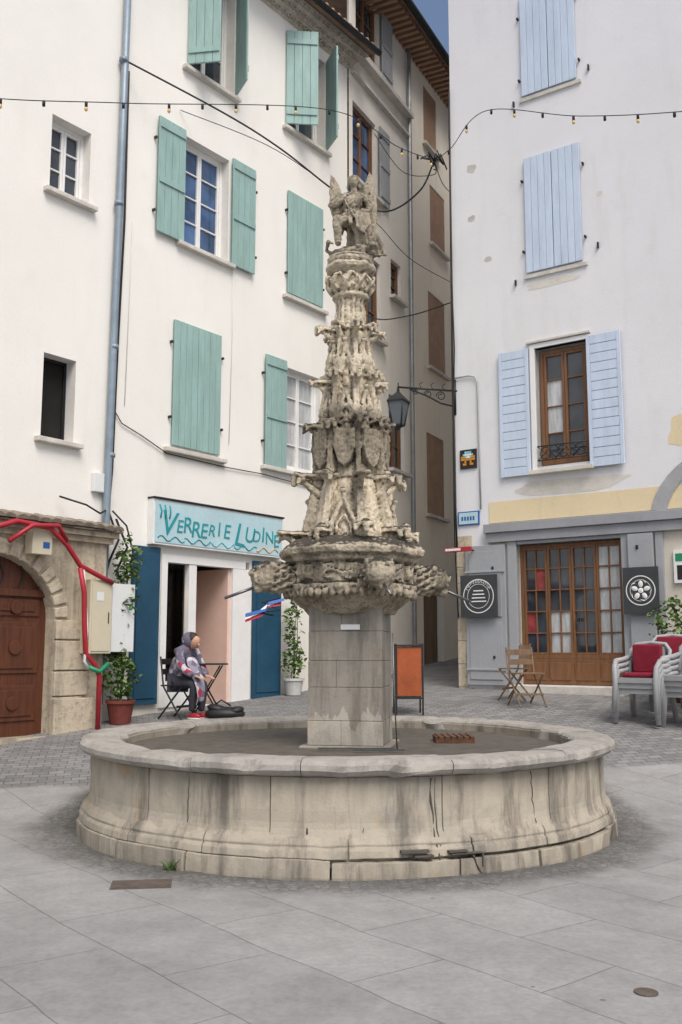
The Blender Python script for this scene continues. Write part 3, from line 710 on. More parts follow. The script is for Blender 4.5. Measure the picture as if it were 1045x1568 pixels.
mb.tube([(.01,-.05,12),(.0,-.05,9),(-.01,-.06,6.2),(.0,-.05,4.2),(.02,-.05,3.4)],.018,CABLE,6)
mb.tube([(-.02,-.03,9),(.03,-.04,7),(-.02,-.05,5.5),(-.03,-.04,3.6),(.02,-.04,2.2)],.012,CABLE,5)
mb.done('wall_conduits',HR)
mb=MB()
for k in range(9):
    t0=D2R(170-k*9); t1=D2R(170-(k+1)*9)+.008; c=(4.9,3.6); R0,R1=1.25,1.48
    a=[(c[0]+q*math.cos(t),c[1]+q*.8*math.sin(t)) for t,q in ((t0,R0),(t0,R1),(t1,R1),(t1,R0))]
    mb.add([(p[0],-.03,p[1]) for p in a]+[(p[0],.01,p[1]) for p in a],[(0,1,2,3),(0,1,5,4),(1,2,6,5),(2,3,7,6),(3,0,4,7)],GREYSH)
mb.done('blocked_stone_arch',HR,.006)
# ------------------------------------------------------------ gas lamp
SL=empty('street_lamp',(2.04,17.1,0),0); mb=MB()
lx,ly,lz=-1.03,-.28,0
dirv=Vector((lx,ly,0))
mb.tube([(.1,0,6.24),(lx,ly,6.24)],.018,BLACK,8); mb.tube([(0.02,0,5.95),(lx*.25,ly*.25,6.0),(lx*.5,ly*.5,6.12),(lx*.8,ly*.8,6.22)],.016,BLACK,6)
mb.tube([(0,0,5.8),(0,0,6.45)],.03,BLACK,8)
for c,r in ((.25,.09),(.48,.07),(.7,.05)):
    cc=dirv*c+Vector((0,0,6.24-r-.02)); dn=dirv.normalized()
    mb.tube([cc+dn*r*(1-t*.035)*math.cos(t*.5)+Vector((0,0,r*(1-t*.035)*math.sin(t*.5))) for t in range(18)],.010,BLACK,5)
for c in (.2,.4,.6):
    cc=dirv*c+Vector((0,0,6.26)); mb.tube([cc,cc+Vector((-.03,0,.07)),cc+Vector((.03,0,.1))],.008,BLACK,5)
mb.tube([(.1,0,6.24),(.45,-.25,6.22)],.012,BLACK,6)
mb.done('bracket',SL)
mb=MB(); T=Matrix.Translation((lx,ly,0))
mb.lathe([(.02,6.24),(.03,6.16),(.07,6.12),(.17,6.04),(.225,5.99),(.225,5.965)],4,BLACK,rot=D2R(20),T=T)
mb.lathe([(.195,5.965),(.11,5.56)],4,LAMPG,rot=D2R(20),T=T)
mb.lathe([(.12,5.565),(.12,5.54),(.05,5.51),(.02,5.46)],4,BLACK,rot=D2R(20),T=T)
for k in range(4):
    t=D2R(20)+k*math.pi/2; mb.tube([(lx+.2*math.cos(t),ly+.2*math.sin(t),5.965),(lx+.115*math.cos(t),ly+.115*math.sin(t),5.55)],.013,BLACK,5)
mb.tube([(lx,ly,6.24),(lx,ly,6.32)],.012,BLACK,6)
mb.done('lantern',SL)
# ------------------------------------------------------------ overhead cables + garland
def smoothpts(pts,n=8):
    P=[Vector(p) for p in pts]; out=[]
    for i in range(len(P)-1):
        p0=P[max(i-1,0)];p1=P[i];p2=P[i+1];p3=P[min(i+2,len(P)-1)]
        for k in range(n):
            t=k/n; out.append(.5*((2*p1)+(-p0+p2)*t+(2*p0-5*p1+4*p2-p3)*t*t+(-p0+3*p1-3*p2+p3)*t**3))
    out.append(P[-1]); return out
GA=empty('string_lights')
g1=smoothpts([(-6.5,9.2,7.6),(-4.17,10,7.67),(-2.62,11,8.17),(-.16,12.5,8.96),(.82,13.2,8.80),(1.41,14,9.02)],14)
g2=smoothpts([(1.41,14,9.02),(1.62,13.6,8.99),(2.07,13,9.24),(3.15,12,8.58),(4.38,11,8.09),(6,10,7.8)],14)
mb=MB()
for g in (g1,g2): mb.tube(g,.006,CABLE,5)
for g in (g1,g2):
    acc=0;nb=0
    for a,b in zip(g[:-1],g[1:]):
        acc+=(b-a).length
        if acc>.40:
            acc=0;nb+=1
            mb.tube([b,b-Vector((0,0,.065))],.018,CABLE,6)
            if nb%2==0: mb.ell(b-Vector((0,0,.09)),(.022,.022,.03),BULB,None,8,6)
mb.done('wire_and_bulbs',GA)
mb=MB()
for k in range(9):
    a=random.uniform(0,6.28); mb.tube([(1.41,14,9.02),(1.41+.12*math.cos(a),14+.1*math.sin(a),9.02+random.uniform(-.15,.12)),(1.41+.2*math.cos(a+.5),14,9.02+random.uniform(-.2,.1))],.012,CABLE,5)
mb.done('cable_knot',GA)
OC=empty('overhead_cables'); mb=MB()
mb.tube(smoothpts([(-3.28,13.75,10.5),(-1.8,14.2,9.89),(-.95,14.5,9.47),(-.13,14.8,8.94),(.35,14.9,8.70),(.82,15,8.68),(1.25,14.5,8.79),(1.41,14,9.0)]),.014,CABLE,6)
mb.tube(smoothpts([(-2.6,14.8,10.3),(-1.2,14.9,9.75),(-.2,15,9.1),(.59,16,8.94),(1.2,16.5,8.5),(1.98,17.05,8.27)]),.007,CABLE,5)
mb.tube(smoothpts([(-.1,18.3,8.6),(.6,18.5,8.1),(1.3,17.8,7.9),(2.0,17.1,7.9)]),.012,CABLE,5)
mb.tube(smoothpts([(1.41,14,9.0),(1.7,15.5,9.4),(2.02,17.08,10.0)]),.008,CABLE,5)
mb.tube(smoothpts([(.7,19.3,12.4),(1.2,18.2,11),(1.6,16,9.8),(1.41,14,9.0)]),.008,CABLE,5)
mb.done('cables',OC)
# ------------------------------------------------------------ fountain
CX,CY=.05,9.4
F=empty('stone_fountain',(CX,CY,.05))
def sweep(mb,a0,a1,prof,mat,step=.05,nz=.006,chip=0):
    n=max(2,int((a1-a0)/step)+1); vs=[];fs=[];m=len(prof)
    for i in range(n+1):
        a=a0+(a1-a0)*i/n
        for k,(r,z) in enumerate(prof):
            p=Vector((r*math.cos(a),r*math.sin(a),z)); q=noise.noise(p*3.1)*nz+noise.noise(p*11)*nz*.5
            if chip:
                c=noise.noise(p*4.3+Vector((5,1,2)))
                if c>.22: q-=(c-.22)*chip
            rr=r+q; vs.append((rr*math.cos(a),rr*math.sin(a),z+q*.6))
    for i in range(n):
        for k in range(m):
            k2=(k+1)%m; fs.append((i*m+k,(i+1)*m+k,(i+1)*m+k2,i*m+k2))
    fs.append(tuple(range(m))); fs.append(tuple(n*m+k for k in range(m))[::-1])
    mb.add(vs,fs,mat,False)
def shift(j,R=.004): return random.uniform(-R,R)
mb=MB(); NW=13
cuts=[2*math.pi*(k+.25+random.uniform(-.12,.12))/NW for k in range(NW)]; cuts.append(cuts[0]+2*math.pi)
for k in range(NW):
    d=shift(0,.006)
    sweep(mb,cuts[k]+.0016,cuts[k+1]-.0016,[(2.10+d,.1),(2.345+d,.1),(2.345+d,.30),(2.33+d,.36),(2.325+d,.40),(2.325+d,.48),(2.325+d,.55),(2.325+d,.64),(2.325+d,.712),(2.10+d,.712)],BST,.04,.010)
mb.done('basin_wall',F,.006)
mb=MB(); NR=15
cuts=[2*math.pi*(k+random.uniform(-.12,.12))/NR for k in range(NR)]; cuts.append(cuts[0]+2*math.pi)
for k in range(NR):
    d=shift(0,.007)-.03; e=shift(0,.005)
    sweep(mb,cuts[k]+.0014,cuts[k+1]-.0014,[(2.09+d,.718),(2.38+d,.718),(2.425+d,.735),(2.452+d,.765),(2.452+d,.80+e),(2.42+d,.83+e),(2.34+d,.838+e),(2.16+d,.835+e),(2.11+d,.82+e),(2.09+d,.80)],RST,.02,.014,.10)
mb.done('basin_rim',F)
mb=MB(); NP=17
cuts=[2*math.pi*(k+.5+random.uniform(-.15,.15))/NP for k in range(NP)]; cuts.append(cuts[0]+2*math.pi)
for k in range(NP):
    d=shift(0,.008); a=(math.degrees((cuts[k]+cuts[k+1])/2))%360
    gap=.018 if 275<a<320 else .0
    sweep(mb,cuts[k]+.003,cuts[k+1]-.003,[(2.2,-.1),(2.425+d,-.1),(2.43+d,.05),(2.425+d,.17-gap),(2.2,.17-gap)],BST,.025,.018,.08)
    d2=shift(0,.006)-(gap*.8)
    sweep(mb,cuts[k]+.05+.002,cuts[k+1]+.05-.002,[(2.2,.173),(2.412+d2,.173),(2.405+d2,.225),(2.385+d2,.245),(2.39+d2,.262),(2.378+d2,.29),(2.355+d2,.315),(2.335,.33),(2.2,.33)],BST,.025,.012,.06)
mb.done('basin_plinth',F,.006)
mb=MB(); mb.lathe([(2.29,-.1),(2.29,.72)],96,MORT); mb.done('basin_core',F)
mb=MB()
def crack(a,r,z0,z1,w,drift=.0):
    pts=[];n=9
    for i in range(n+1):
        t=i/n; aa=D2R(a)+drift*t+random.uniform(-.004,.004); rr=r(z0+(z1-z0)*t)-.0005; pts.append((rr*math.cos(aa),rr*math.sin(aa),z0+(z1-z0)*t))
    mb.tube(pts,[w*random.uniform(.5,1.3) for _ in pts],MORT,5)
wr=lambda z: 2.327 if z>.34 else (2.345+.07*(.34-z)/.34 if z>.17 else 2.428)
crack(284.5,wr,.70,-.05,.007,.02); crack(263,wr,.70,.33,.006,0); crack(272,wr,.7,.34,.003,.01); crack(290,wr,.25,0,.006,.06); crack(240,wr,.7,.35,.003,0); crack(306,wr,.7,.33,.003,.01)
crack(285.3,wr,.70,.05,.004,.012)
for a,z,w,h in ((281.0,.21,.10,.018),(282.5,.18,.07,.012),(288.5,.20,.07,.012),(293,.1,.006,.09),(290,.185,.12,.008)):
    t=D2R(a); T=Matrix.Rotation(t,4,'Z'); mb.box(2.30,2.435,-w,w,z,z+h,MORT,T)
mb.done('cracks_and_missing_stones',F)
mb=MB(); mb.lathe([(2.10,.60),(2.10,.705)],96,WATER)
mb.done('basin_water',F)
mb=MB()
for a0 in range(24):
    sweep(mb,a0*.2618,(a0+1)*.2618,[(2.05,.5),(2.085,.5),(2.085,.79),(2.05,.78)],BST)
mb.done('basin_inner_wall',F)
SX=.045
sh=D2R(-10)
mb=MB(); Ts=Matrix.Translation((SX,0,0))@Matrix.Rotation(sh,4,'Z')
mb.box(-.41,.41,-.41,.41,.5,.738,SHST,Ts)
z=.740
hs=[.22,.30,.24,.27,.257]
for i,h in enumerate(hs):
    w=.347-.002*i
    if i%2==0:
        c=random.uniform(-.1,.15); mb.box(-w,c-.0008,-w,w,z,z+h-.002,SHST,Ts); mb.box(c+.0008,w,-w+.002,w-.002,z,z+h-.002,SHST,Ts)
    else: mb.box(-w,w,-w,w,z,z+h-.002,SHST,Ts)
    z+=h
mb.box(-.33,.33,-.33,.33,.6,2.02,SHST,Ts)
mb.box(-.04,.14,-.35,-.335,1.78,1.83,WHITE,Ts)
mb.done('shaft',F,.005)
# carved part
mb=MB(); S=SPST; O8=D2R(22.5)
def crocket(mb,ang,r,z,L,s=1.0,mat=S):
    T=Matrix.Rotation(ang,4,'Z')
    mb.tube([(r*.55,0,z-.24*s),(r*.9,0,z-.15*s),(r+L*.4,0,z-.06*s),(r+L*.8,0,z-.0)],[.06*s,.05*s,.036*s,.028*s],mat,7,T=T)
    tl=random.uniform(-.015,.03)
    mb.add([(r*.4,-.05*s,z-.015),(r+L,-.075*s,z-.005+tl),(r+L,.075*s,z-.005+tl),(r*.4,.05*s,z-.015),(r*.4,-.05*s,z+.03),(r+L*1.04,-.06*s,z+.03+tl),(r+L*1.04,.06*s,z+.03+tl),(r*.4,.05*s,z+.03)],[(0,3,2,1),(4,5,6,7),(0,1,5,4),(1,2,6,5),(2,3,7,6),(3,0,4,7)],mat,False,T)
    for sy in(-1,1):
        if random.random()<.8: mb.tube([(r+L*.6,sy*.02*s,z),(r+L*.85,sy*.075*s,z-.02*s),(r+L*.95,sy*.085*s,z-.065*s)],[.03*s,.026*s,.016*s],mat,6,T=T)
    if random.random()<.8: mb.tube([(r+L*.7,0,z+.02),(r+L*1.0,0,z+.0),(r+L*1.03,0,z-.075*s)],[.035*s,.035*s,.018*s],mat,6,T=T)
    for q in range(3): mb.ell((r+L*random.uniform(.2,.9),random.uniform(-.05,.05)*s,z+random.uniform(-.05,.05)*s),(.035*s,.03*s,.025*s),mat,None,7,5,T=T)
def gable(mb,ang,r,z0,z1,hw,mat=S):
    T=Matrix.Rotation(ang+math.pi/2,4,'Z')
    y=-r; zm=z0+(z1-z0)*.55
    for s in (-1,1):
        mb.tube([(s*hw,y,z0),(s*hw*.92,y-.01,z0+(zm-z0)*.5),(s*hw*.55,y,zm),(0,y+.02,z1)],[.028,.026,.024,.016],mat,6,T=T)
        mb.tube([(s*hw*.55,y,z0+.02),(s*hw*.5,y,zm*.5+z0*.5),(0,y,zm)],.013,mat,5,T=T)
    mb.tube([(0,y+.02,z1-.03),(0,y+.0,z1+.05)],[.03,.018],mat,6,T=T)
    mb.ell((random.uniform(-.01,.01),y-.005,z1+.05),(.035,.03,.025),mat,None,8,6,T=T)
    for q in range(3): mb.ell((random.uniform(-hw,hw)*.7,y+.01,random.uniform(z0,zm)),(.03,.025,.035),mat,None,7,5,T=T)
def tier(mb,z0,z1,r0,r1,zc,rc,off,s=1.0,gb=True,rib=.04):
    mb.lathe([(r0*.88,z0),(r0*.86,z0+.10),(r1*.82,z1)],8,S,rot=off+O8)
    for k in range(8):
        a=off+k*math.pi/4+random.uniform(-.03,.03); T=Matrix.Rotation(a,4,'Z')
        ra,rb=r0*random.uniform(.96,1.02),r1*random.uniform(.98,1.06); rb_=rib*random.uniform(.8,1.25)
        mb.add([(ra-.14,-rb_,z0),(ra+.03,-rb_,z0),(ra+.03,rb_,z0),(ra-.14,rb_,z0),(rb-.12,-rb_*.6,z1),(rb+.01,-rb_*.6,z1),(rb+.01,rb_*.6,z1),(rb-.12,rb_*.6,z1)],[(0,3,2,1),(4,5,6,7),(0,1,5,4),(1,2,6,5),(2,3,7,6),(3,0,4,7)],S,False,T)
        big=1.0 if k%2==0 else .70
        crocket(mb,a,r0*.92,zc+random.uniform(-.035,.035),(rc-r0*.92)*big*random.uniform(.72,1.08),s)
        if gb and random.random()<.85: gable(mb,a+math.pi/8,r0*.90,z0+.02,z0+(z1-z0)*random.uniform(.5,.66),r0*.27)
off=D2R(12)
G=SPST
mb.lathe([(.42,1.93),(.46,1.97),(.56,2.06),(.635,2.16),(.64,2.20),(.60,2.215),(.60,2.40),(.645,2.415),(.655,2.45)],8,G,rot=O8+off)
mb.lathe([(.60,2.44),(.70,2.475),(.715,2.53),(.69,2.56),(.60,2.62),(.5,2.64)],8,G,rot=O8+off)
for k in range(8):
    a=off+k*math.pi/4+math.pi/8; T=Matrix.Rotation(a+math.pi/2,4,'Z')
    r=.565
    mb.plate([(-.16,2.24),(.16,2.24),(.16,2.38),(-.16,2.38)],-r-.02,-r+.05,G,T)
    for q in range(9):
        t=q*.7; mb.tube([(-.15+.035*q,-r-.03,2.27+.04*math.sin(t)),(-.12+.035*q,-r-.045,2.33+.03*math.cos(t))],[.014,.012],G,5,T=T)
    for q in range(7): mb.ell((-.2+.067*q,-.585,2.12+.01*(q%2)),(.03,.035,.05),G,None,7,5,T=T)
tier(mb,2.62,3.25,.47,.36,2.70,.70,off,1.1,True,.04)
tier(mb,3.22,3.80,.365,.305,3.24,.61,off,1.05,False,.032)
tier(mb,3.76,4.28,.305,.235,3.74,.50,off,.9,True,.028)
tier(mb,4.24,4.78,.24,.175,4.22,.41,off,.8,True,.024)
for k in range(8): crocket(mb,off+k*math.pi/4,.165,4.72,.185*(1 if k%2==0 else .7),.7)
for k in range(8):
    a=off+k*math.pi/4+math.pi/8; T=Matrix.Rotation(a+math.pi/2,4,'Z'); r=.34
    mb.plate([(-.10,3.68),(-.105,3.5),(-.06,3.36),(0,3.30),(.06,3.36),(.105,3.5),(.10,3.68)],-r-.03,-r+.08,G,T)
mb.lathe([(.175,4.72),(.15,4.80),(.14,5.05)],8,S,rot=off+O8)
for k in range(8): mb.tube([(.15*math.cos(off+k*math.pi/4),.15*math.sin(off+k*math.pi/4),4.75),(.135*math.cos(off+k*math.pi/4),.135*math.sin(off+k*math.pi/4),5.08)],.017,S,6)
# capital
mb.lathe([(.145,5.04),(.185,5.06),(.185,5.09),(.16,5.11),(.20,5.16),(.205,5.24),(.175,5.29),(.20,5.31),(.245,5.34),(.257,5.37),(.245,5.40),(.22,5.41),(.235,5.43),(.23,5.46),(.2,5.47)],14,S)
for k in range(10):
    a=k*2*math.pi/10
    mb.tube([(.18*math.cos(a),.18*math.sin(a),5.11),(.235*math.cos(a+.12),.235*math.sin(a+.12),5.18),(.245*math.cos(a+.3),.245*math.sin(a+.3),5.26),(.20*math.cos(a+.45),.20*math.sin(a+.45),5.29)],[.02,.022,.02,.012],S,6)
    mb.tube([(.20*math.cos(a+.3),.20*math.sin(a+.3),5.12),(.24*math.cos(a),.24*math.sin(a),5.22),(.21*math.cos(a-.2),.21*math.sin(a-.2),5.28)],[.014,.016,.01],S,6)
def Rm(x=0,y=0,z=0): return (Matrix.Rotation(D2R(z),3,'Z')@Matrix.Rotation(D2R(y),3,'Y')@Matrix.Rotation(D2R(x),3,'X'))
# statue: winged warrior standing on a demon
mb.ell((.0,0,5.48),(.24,.21,.05),G)
mb.tube([(-.17,.02,5.53),(-.05,-.02,5.55),(.08,-.08,5.54),(.19,-.10,5.56)],[.045,.065,.06,.045],G,9)   # demon body
mb.ell((.225,-.13,5.58),(.05,.055,.05),G); mb.tube([(.23,-.13,5.62),(.26,-.12,5.68)],[.014,.005],G,5); mb.tube([(.20,-.14,5.62),(.19,-.14,5.69)],[.014,.005],G,5)
mb.tube([(-.17,.02,5.53),(-.24,-.04,5.56),(-.22,-.1,5.63),(-.17,-.11,5.60)],[.03,.025,.018,.01],G,7)
# cloak behind
mb.tube([(.03,.07,6.12),(.05,.10,5.95),(.08,.12,5.75),(.09,.11,5.5)],[.085,.10,.125,.145],G,12)
for k in range(8):
    x=-.06+.04*k; mb.tube([(x*.5+.03,.0+.02*k%.05,6.0),(x*.95+.05,.03,5.78),(x*1.35+.05,.02-.01*k,5.5)],[.014,.02,.024],G,6)
# legs
mb.tube([(.055,-.02,5.90),(.085,-.09,5.76),(.075,-.07,5.66),(.08,-.06,5.57)],[.075,.055,.038,.032],G,9); mb.ell((.08,-.10,5.575),(.032,.06,.025),G)
mb.tube([(-.045,-.03,5.90),(-.13,-.16,5.83),(-.135,-.15,5.78),(-.125,-.10,5.62)],[.078,.058,.045,.032],G,9); mb.ell((-.125,-.14,5.60),(.032,.06,.025),G)
# skirt of strips
for k in range(12):
    a=k*2*math.pi/12; mb.tube([(.085*math.cos(a)+.0,.075*math.sin(a)-.01,5.98),(.125*math.cos(a),.11*math.sin(a)-.02,5.90),(.155*math.cos(a+.05)-.01,.14*math.sin(a+.05)-.03,5.80+.02*math.sin(5*a))],[.022,.028,.024],G,6)
# torso, belt, sash
mb.tube([(.0,-.01,5.92),(.005,-.015,5.99),(.02,-.02,6.06),(.03,-.02,6.13)],[.085,.078,.098,.088],G,12)
mb.tube([(.0+.09*math.cos(t*.65),-.012+.085*math.sin(t*.65),5.965) for t in range(11)],.013,G,6)
mb.tube([(-.11,0,6.135),(.03,-.01,6.165),(.16,0,6.135)],[.042,.05,.042],G,9)
mb.ell((-.015,-.09,6.085),(.045,.025,.04),G); mb.ell((.07,-.09,6.085),(.045,.025,.04),G)
mb.tube([(-.10,-.07,5.97),(-.02,-.115,6.02),(.11,-.08,6.15)],[.014,.017,.014],G,6)
mb.tube([(.035,-.01,6.17),(.035,-.02,6.24)],[.036,.032],G,8)
# head turned slightly, helmet / curls
mb.ell((.032,-.03,6.295),(.048,.055,.066),G); mb.ell((.026,-.087,6.29),(.009,.012,.016),G,None,6,5); mb.ell((.026,-.075,6.262),(.018,.012,.006),G,None,6,5)
mb.ell((.035,.005,6.325),(.062,.06,.052),G); mb.tube([(-.02,-.045,6.33),(.03,-.085,6.335),(.085,-.045,6.33)],.012,G,6)
for q in range(7): mb.ell((.035+.058*math.cos(q*.5-.1),.02+.04*math.sin(q*.5),6.265),(.018,.018,.03),G,None,6,5)
# arms
mb.tube([(-.10,-.01,6.13),(-.185,-.03,6.07),(-.20,-.06,6.02)],[.042,.036,.030],G,8); mb.tube([(-.20,-.06,6.02),(-.14,-.15,6.0),(-.07,-.17,6.05)],[.030,.026,.02],G,8); mb.ell((-.06,-.175,6.06),(.024,.022,.026),G,None,8,6)
mb.tube([(.15,-.01,6.13),(.20,-.05,6.03),(.17,-.13,5.94),(.13,-.17,5.93)],[.042,.034,.028,.022],G,8); mb.ell((.12,-.18,5.93),(.024,.022,.024),G,None,8,6)
mb.tube([(-.06,-.18,6.10),(-.045,-.175,6.0),(.17,-.18,5.66)],[.010,.012,.008],G,6)      # spear
mb.plate([(.05,5.93),(.19,5.90),(.205,5.78),(.13,5.68),(.05,5.76)],-.185,-.155,G)            # shield
# wings
mb.plate([(-.06,6.12),(-.10,6.24),(-.14,6.35),(-.20,6.42),(-.215,6.22),(-.20,6.04),(-.16,5.92),(-.11,5.84)],.04,.085,G)
mb.plate([(.10,6.12),(.145,6.30),(.19,6.46),(.235,6.38),(.262,6.15),(.27,5.9),(.255,5.72),(.215,5.60),(.16,5.76)],.04,.095,G)
for k in range(5): mb.tube([(.15+.022*k,.035,6.32-.03*abs(k-1)),(.17+.020*k,.035,5.80)],.008,G,5)
for k in range(4): mb.tube([(-.19+.025*k,.035,6.32-.03*k),(-.18+.02*k,.035,5.98)],.008,G,5)
# gargoyle heads (lions)
def gargoyle(mb,ang,L,mat):
    T=Matrix.Rotation(ang,4,'Z')@Matrix.Translation((0,0,2.27))
    mb.tube([(.45,0,0),(.64,0,.0),(.60+L*.5,0,.0)],[.14,.13,.125],mat,10,T=T)
    hx=.60+L*.62
    mb.ell((hx,0,.01),(.14,.14,.145),mat,T=T)
    mb.tube([(hx+.05,0,.01),(hx+L*.38,0,-.01)],[.105,.08],mat,10,T=T)
    mb.tube([(hx+.02,0,-.09),(hx+L*.34,0,-.115)],[.06,.045],mat,8,T=T)
    mb.ell((hx+L*.40,0,.035),(.035,.045,.03),mat,None,8,6,T=T)
    for sy in(-1,1):
        mb.tube([(hx+.03,.03*sy,.11),(hx+.11,.07*sy,.085)],[.035,.022],mat,6,T=T)
        mb.ell((hx+.105,.06*sy,.05),(.018,.02,.018),mat,None,8,6,T=T)
        mb.ell((hx-.03,.12*sy,.11),(.03,.02,.04),mat,None,8,6,T=T)
        mb.ell((hx+L*.26,.05*sy,-.02),(.05,.03,.035),mat,None,8,6,T=T)
    for ring_ in range(3):
        for q in range(11):
            t=q*2*math.pi/11+ring_*.3; r0=.115; x=hx-.02-.07*ring_
            mb.tube([(x,r0*math.cos(t),r0*math.sin(t)),(x-.03,(r0+.022)*math.cos(t+.1),(r0+.022)*math.sin(t+.1)),(x-.08,(r0+.012)*math.cos(t+.25),(r0+.012)*math.sin(t+.25))],[.022,.024,.016],mat,5,T=T)
for a,L in ((D2R(-70),.24),(D2R(-163),.36),(D2R(17),.40),(D2R(107),.3)): gargoyle(mb,a,L,G)
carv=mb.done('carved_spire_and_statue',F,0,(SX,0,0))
rm=carv.modifiers.new('remesh','REMESH'); rm.mode='VOXEL'; rm.voxel_size=.0095; rm.use_smooth_shade=True
t1=bpy.data.textures.new('erosion_big','CLOUDS'); t1.noise_scale=.10; t1.noise_depth=3
t2=bpy.data.textures.new('erosion_fine','CLOUDS'); t2.noise_scale=.03; t2.noise_depth=2
vg=carv.vertex_groups.new(name='erode')
for i,p in enumerate(carv.data.vertices): pass
for t,s in ((t1,.030),(t2,.015)):
    d=carv.modifiers.new('d','DISPLACE'); d.texture=t; d.strength=s; d.mid_level=.5; d.texture_coords='LOCAL'
mb=MB()
def pol(a,r,z): return (SX+r*math.cos(D2R(a)),r*math.sin(D2R(a)),z)
for a,r0,r1 in ((-163,.9,1.22),(17,.95,1.25),(-70,.8,.98)): mb.tube([pol(a,r0,2.19),pol(a,r1,2.07)],.014,STEEL,8)
mb.tube([(.42,-.42,1.75),(.43,-.44,1.2),(.45,-.46,.72)],.007,STEEL,6)
mb.box(-.25,.42,-.62,-.595,.735,.75,STEEL); mb.box(.05,.5,-.75,-.73,.735,.75,STEEL)
mb.done('pipes_and_bars',F)
mb=MB(); mb.box(.85,1.22,.1,.45,.69,.78,RUST)
for k in range(6): mb.box(.87+k*.06,.885+k*.06,.08,.46,.78,.79,RUST)
mb.done('rusty_grate',F,.005)
mb=MB()
for i,(mt,dz) in enumerate(((WHITE,0),(RED,-.022),(BLUE,.02))):
    pts=[(-.62+i*.03,-.55,2.03+dz),(-.70,-.60,2.0+dz*.6),(-.78+.03*i,-.64,1.93+dz),(-.90,-.66,1.88+dz*1.3)]
    for a,b in zip(pts[:-1],pts[1:]):
        a=Vector(a);b=Vector(b); u=Vector((0,.01,.013)); mb.add([a-u,b-u,b+u,a+u],[(0,1,2,3)],mt)
mb.tube([(-.60,-.5,2.06),(-.75,-.6,2.02),(-.60,-.58,1.95),(-.78,-.64,1.93),(-.65,-.64,1.9)],.009,CABLE,5)
mb.done('ribbon',F)
def foliage(mb,c,rad,n,size,mats,up=0):
    for i in range(n):
        while True:
            p=Vector((random.uniform(-1,1),random.uniform(-1,1),random.uniform(-1,1)))
            if p.length<1: break
        k=1+.35*noise.noise(p*2.3+Vector(c)); p=Vector((p.x*rad[0]*k,p.y*rad[1]*k,p.z*rad[2]*k))
        if noise.noise((p+Vector(c))*6)<-.22: continue
        q=Vector(c)+p; s=size*random.uniform(.6,1.3)
        R=Matrix.Rotation(random.uniform(0,6.28),3,'Z')@Matrix.Rotation(random.uniform(-1.1,1.1),3,'X')@Matrix.Rotation(random.uniform(-1,1),3,'Y')
        vs=[q+R@Vector(v)*s for v in ((-.5,0,0),(-.2,-.28,.05),(.25,-.25,.05),(.6,0,-.05),(.25,.25,.05),(-.2,.28,.05))]
        mb.add(vs,[(0,1,2,3,4,5)],random.choice(mats))
mb=MB()
for k in range(26):
    a=random.uniform(0,6.28); h=random.uniform(.03,.08); x=-1.22+random.uniform(-.05,.05); y=7.28+random.uniform(-.02,.02)
    mb.tube([(x,y,.08),(x+.03*math.cos(a),y+.03*math.sin(a),.09+h*.7),(x+.06*math.cos(a),y+.06*math.sin(a),.09+h)],[.004,.003,.001],LEAF,4)
mb.done('weed_tuft')
mb=MB(); T=place(-1.34,6.86,0.09,8); mb.box(-.20,.20,-.12,.12,-.02,.004,COVER,T); mb.box(-.18,.18,-.10,.10,.0,.007,COVER,T); mb.done('iron_drain_cover')
mb=MB(); mb.lathe([(.055,-.01),(.055,.006),(.045,.008)],20,COVER,(1.40,4.76,.09)); mb.done('valve_cover')
# ------------------------------------------------------------ plants
def plant(name,x,y,potr,poth,potm,blobs,leaves,size,mats):
    E=empty(name,(x,y,gz(x,y))); mb=MB()
    mb.lathe([(potr*.72,0),(potr*.98,poth*.85),(potr*1.08,poth*.86),(potr*1.08,poth),(potr*.9,poth),(potr*.88,poth*.9)],20,potm,smooth=False)
    mb.lathe([(potr*.87,poth*.88),(potr*.87,poth*.9)],16,SOIL); mb.done('pot',E)
    mb=MB()
    for k in range(7):
        b=random.choice(blobs); c=b[0]; mb.tube([(0,0,poth*.8),(c[0]*.5+random.uniform(-.05,.05),c[1]*.5,c[2]*.5),(c[0],c[1],c[2])],[.012,.009,.004],LEAF,5)
    mb.done('stems',E)
    mb=MB()
    for c,r,n in blobs: foliage(mb,c,r,n,size,mats)
    mb.done('leaves',E)
plant('potted_vine',-3.02,13.65,.19,.32,TERR,[((-.02,0,.65),(.27,.2,.35),520),((-.12,.05,1.1),(.22,.18,.35),300),((.0,.05,1.65),(.17,.14,.4),330),((.02,.1,2.2),(.2,.15,.4),380)],0,.07,[LEAF,LEAF,LEAF2])
plant('potted_bush',-.80,16.75,.17,.28,POTW,[((0,0,.6),(.22,.2,.3),300),((-.02,0,1.15),(.18,.18,.35),260),((.05,0,1.6),(.12,.12,.25),120)],0,.07,[LEAF,LEAF2,LEAF2])
plant('potted_shrub',4.95,14.3,.2,.4,TERR,[((0,0,1.1),(.45,.35,.45),700),((.3,0,1.4),(.25,.2,.25),160)],0,.08,[LEAF,LEAF,LEAF2])
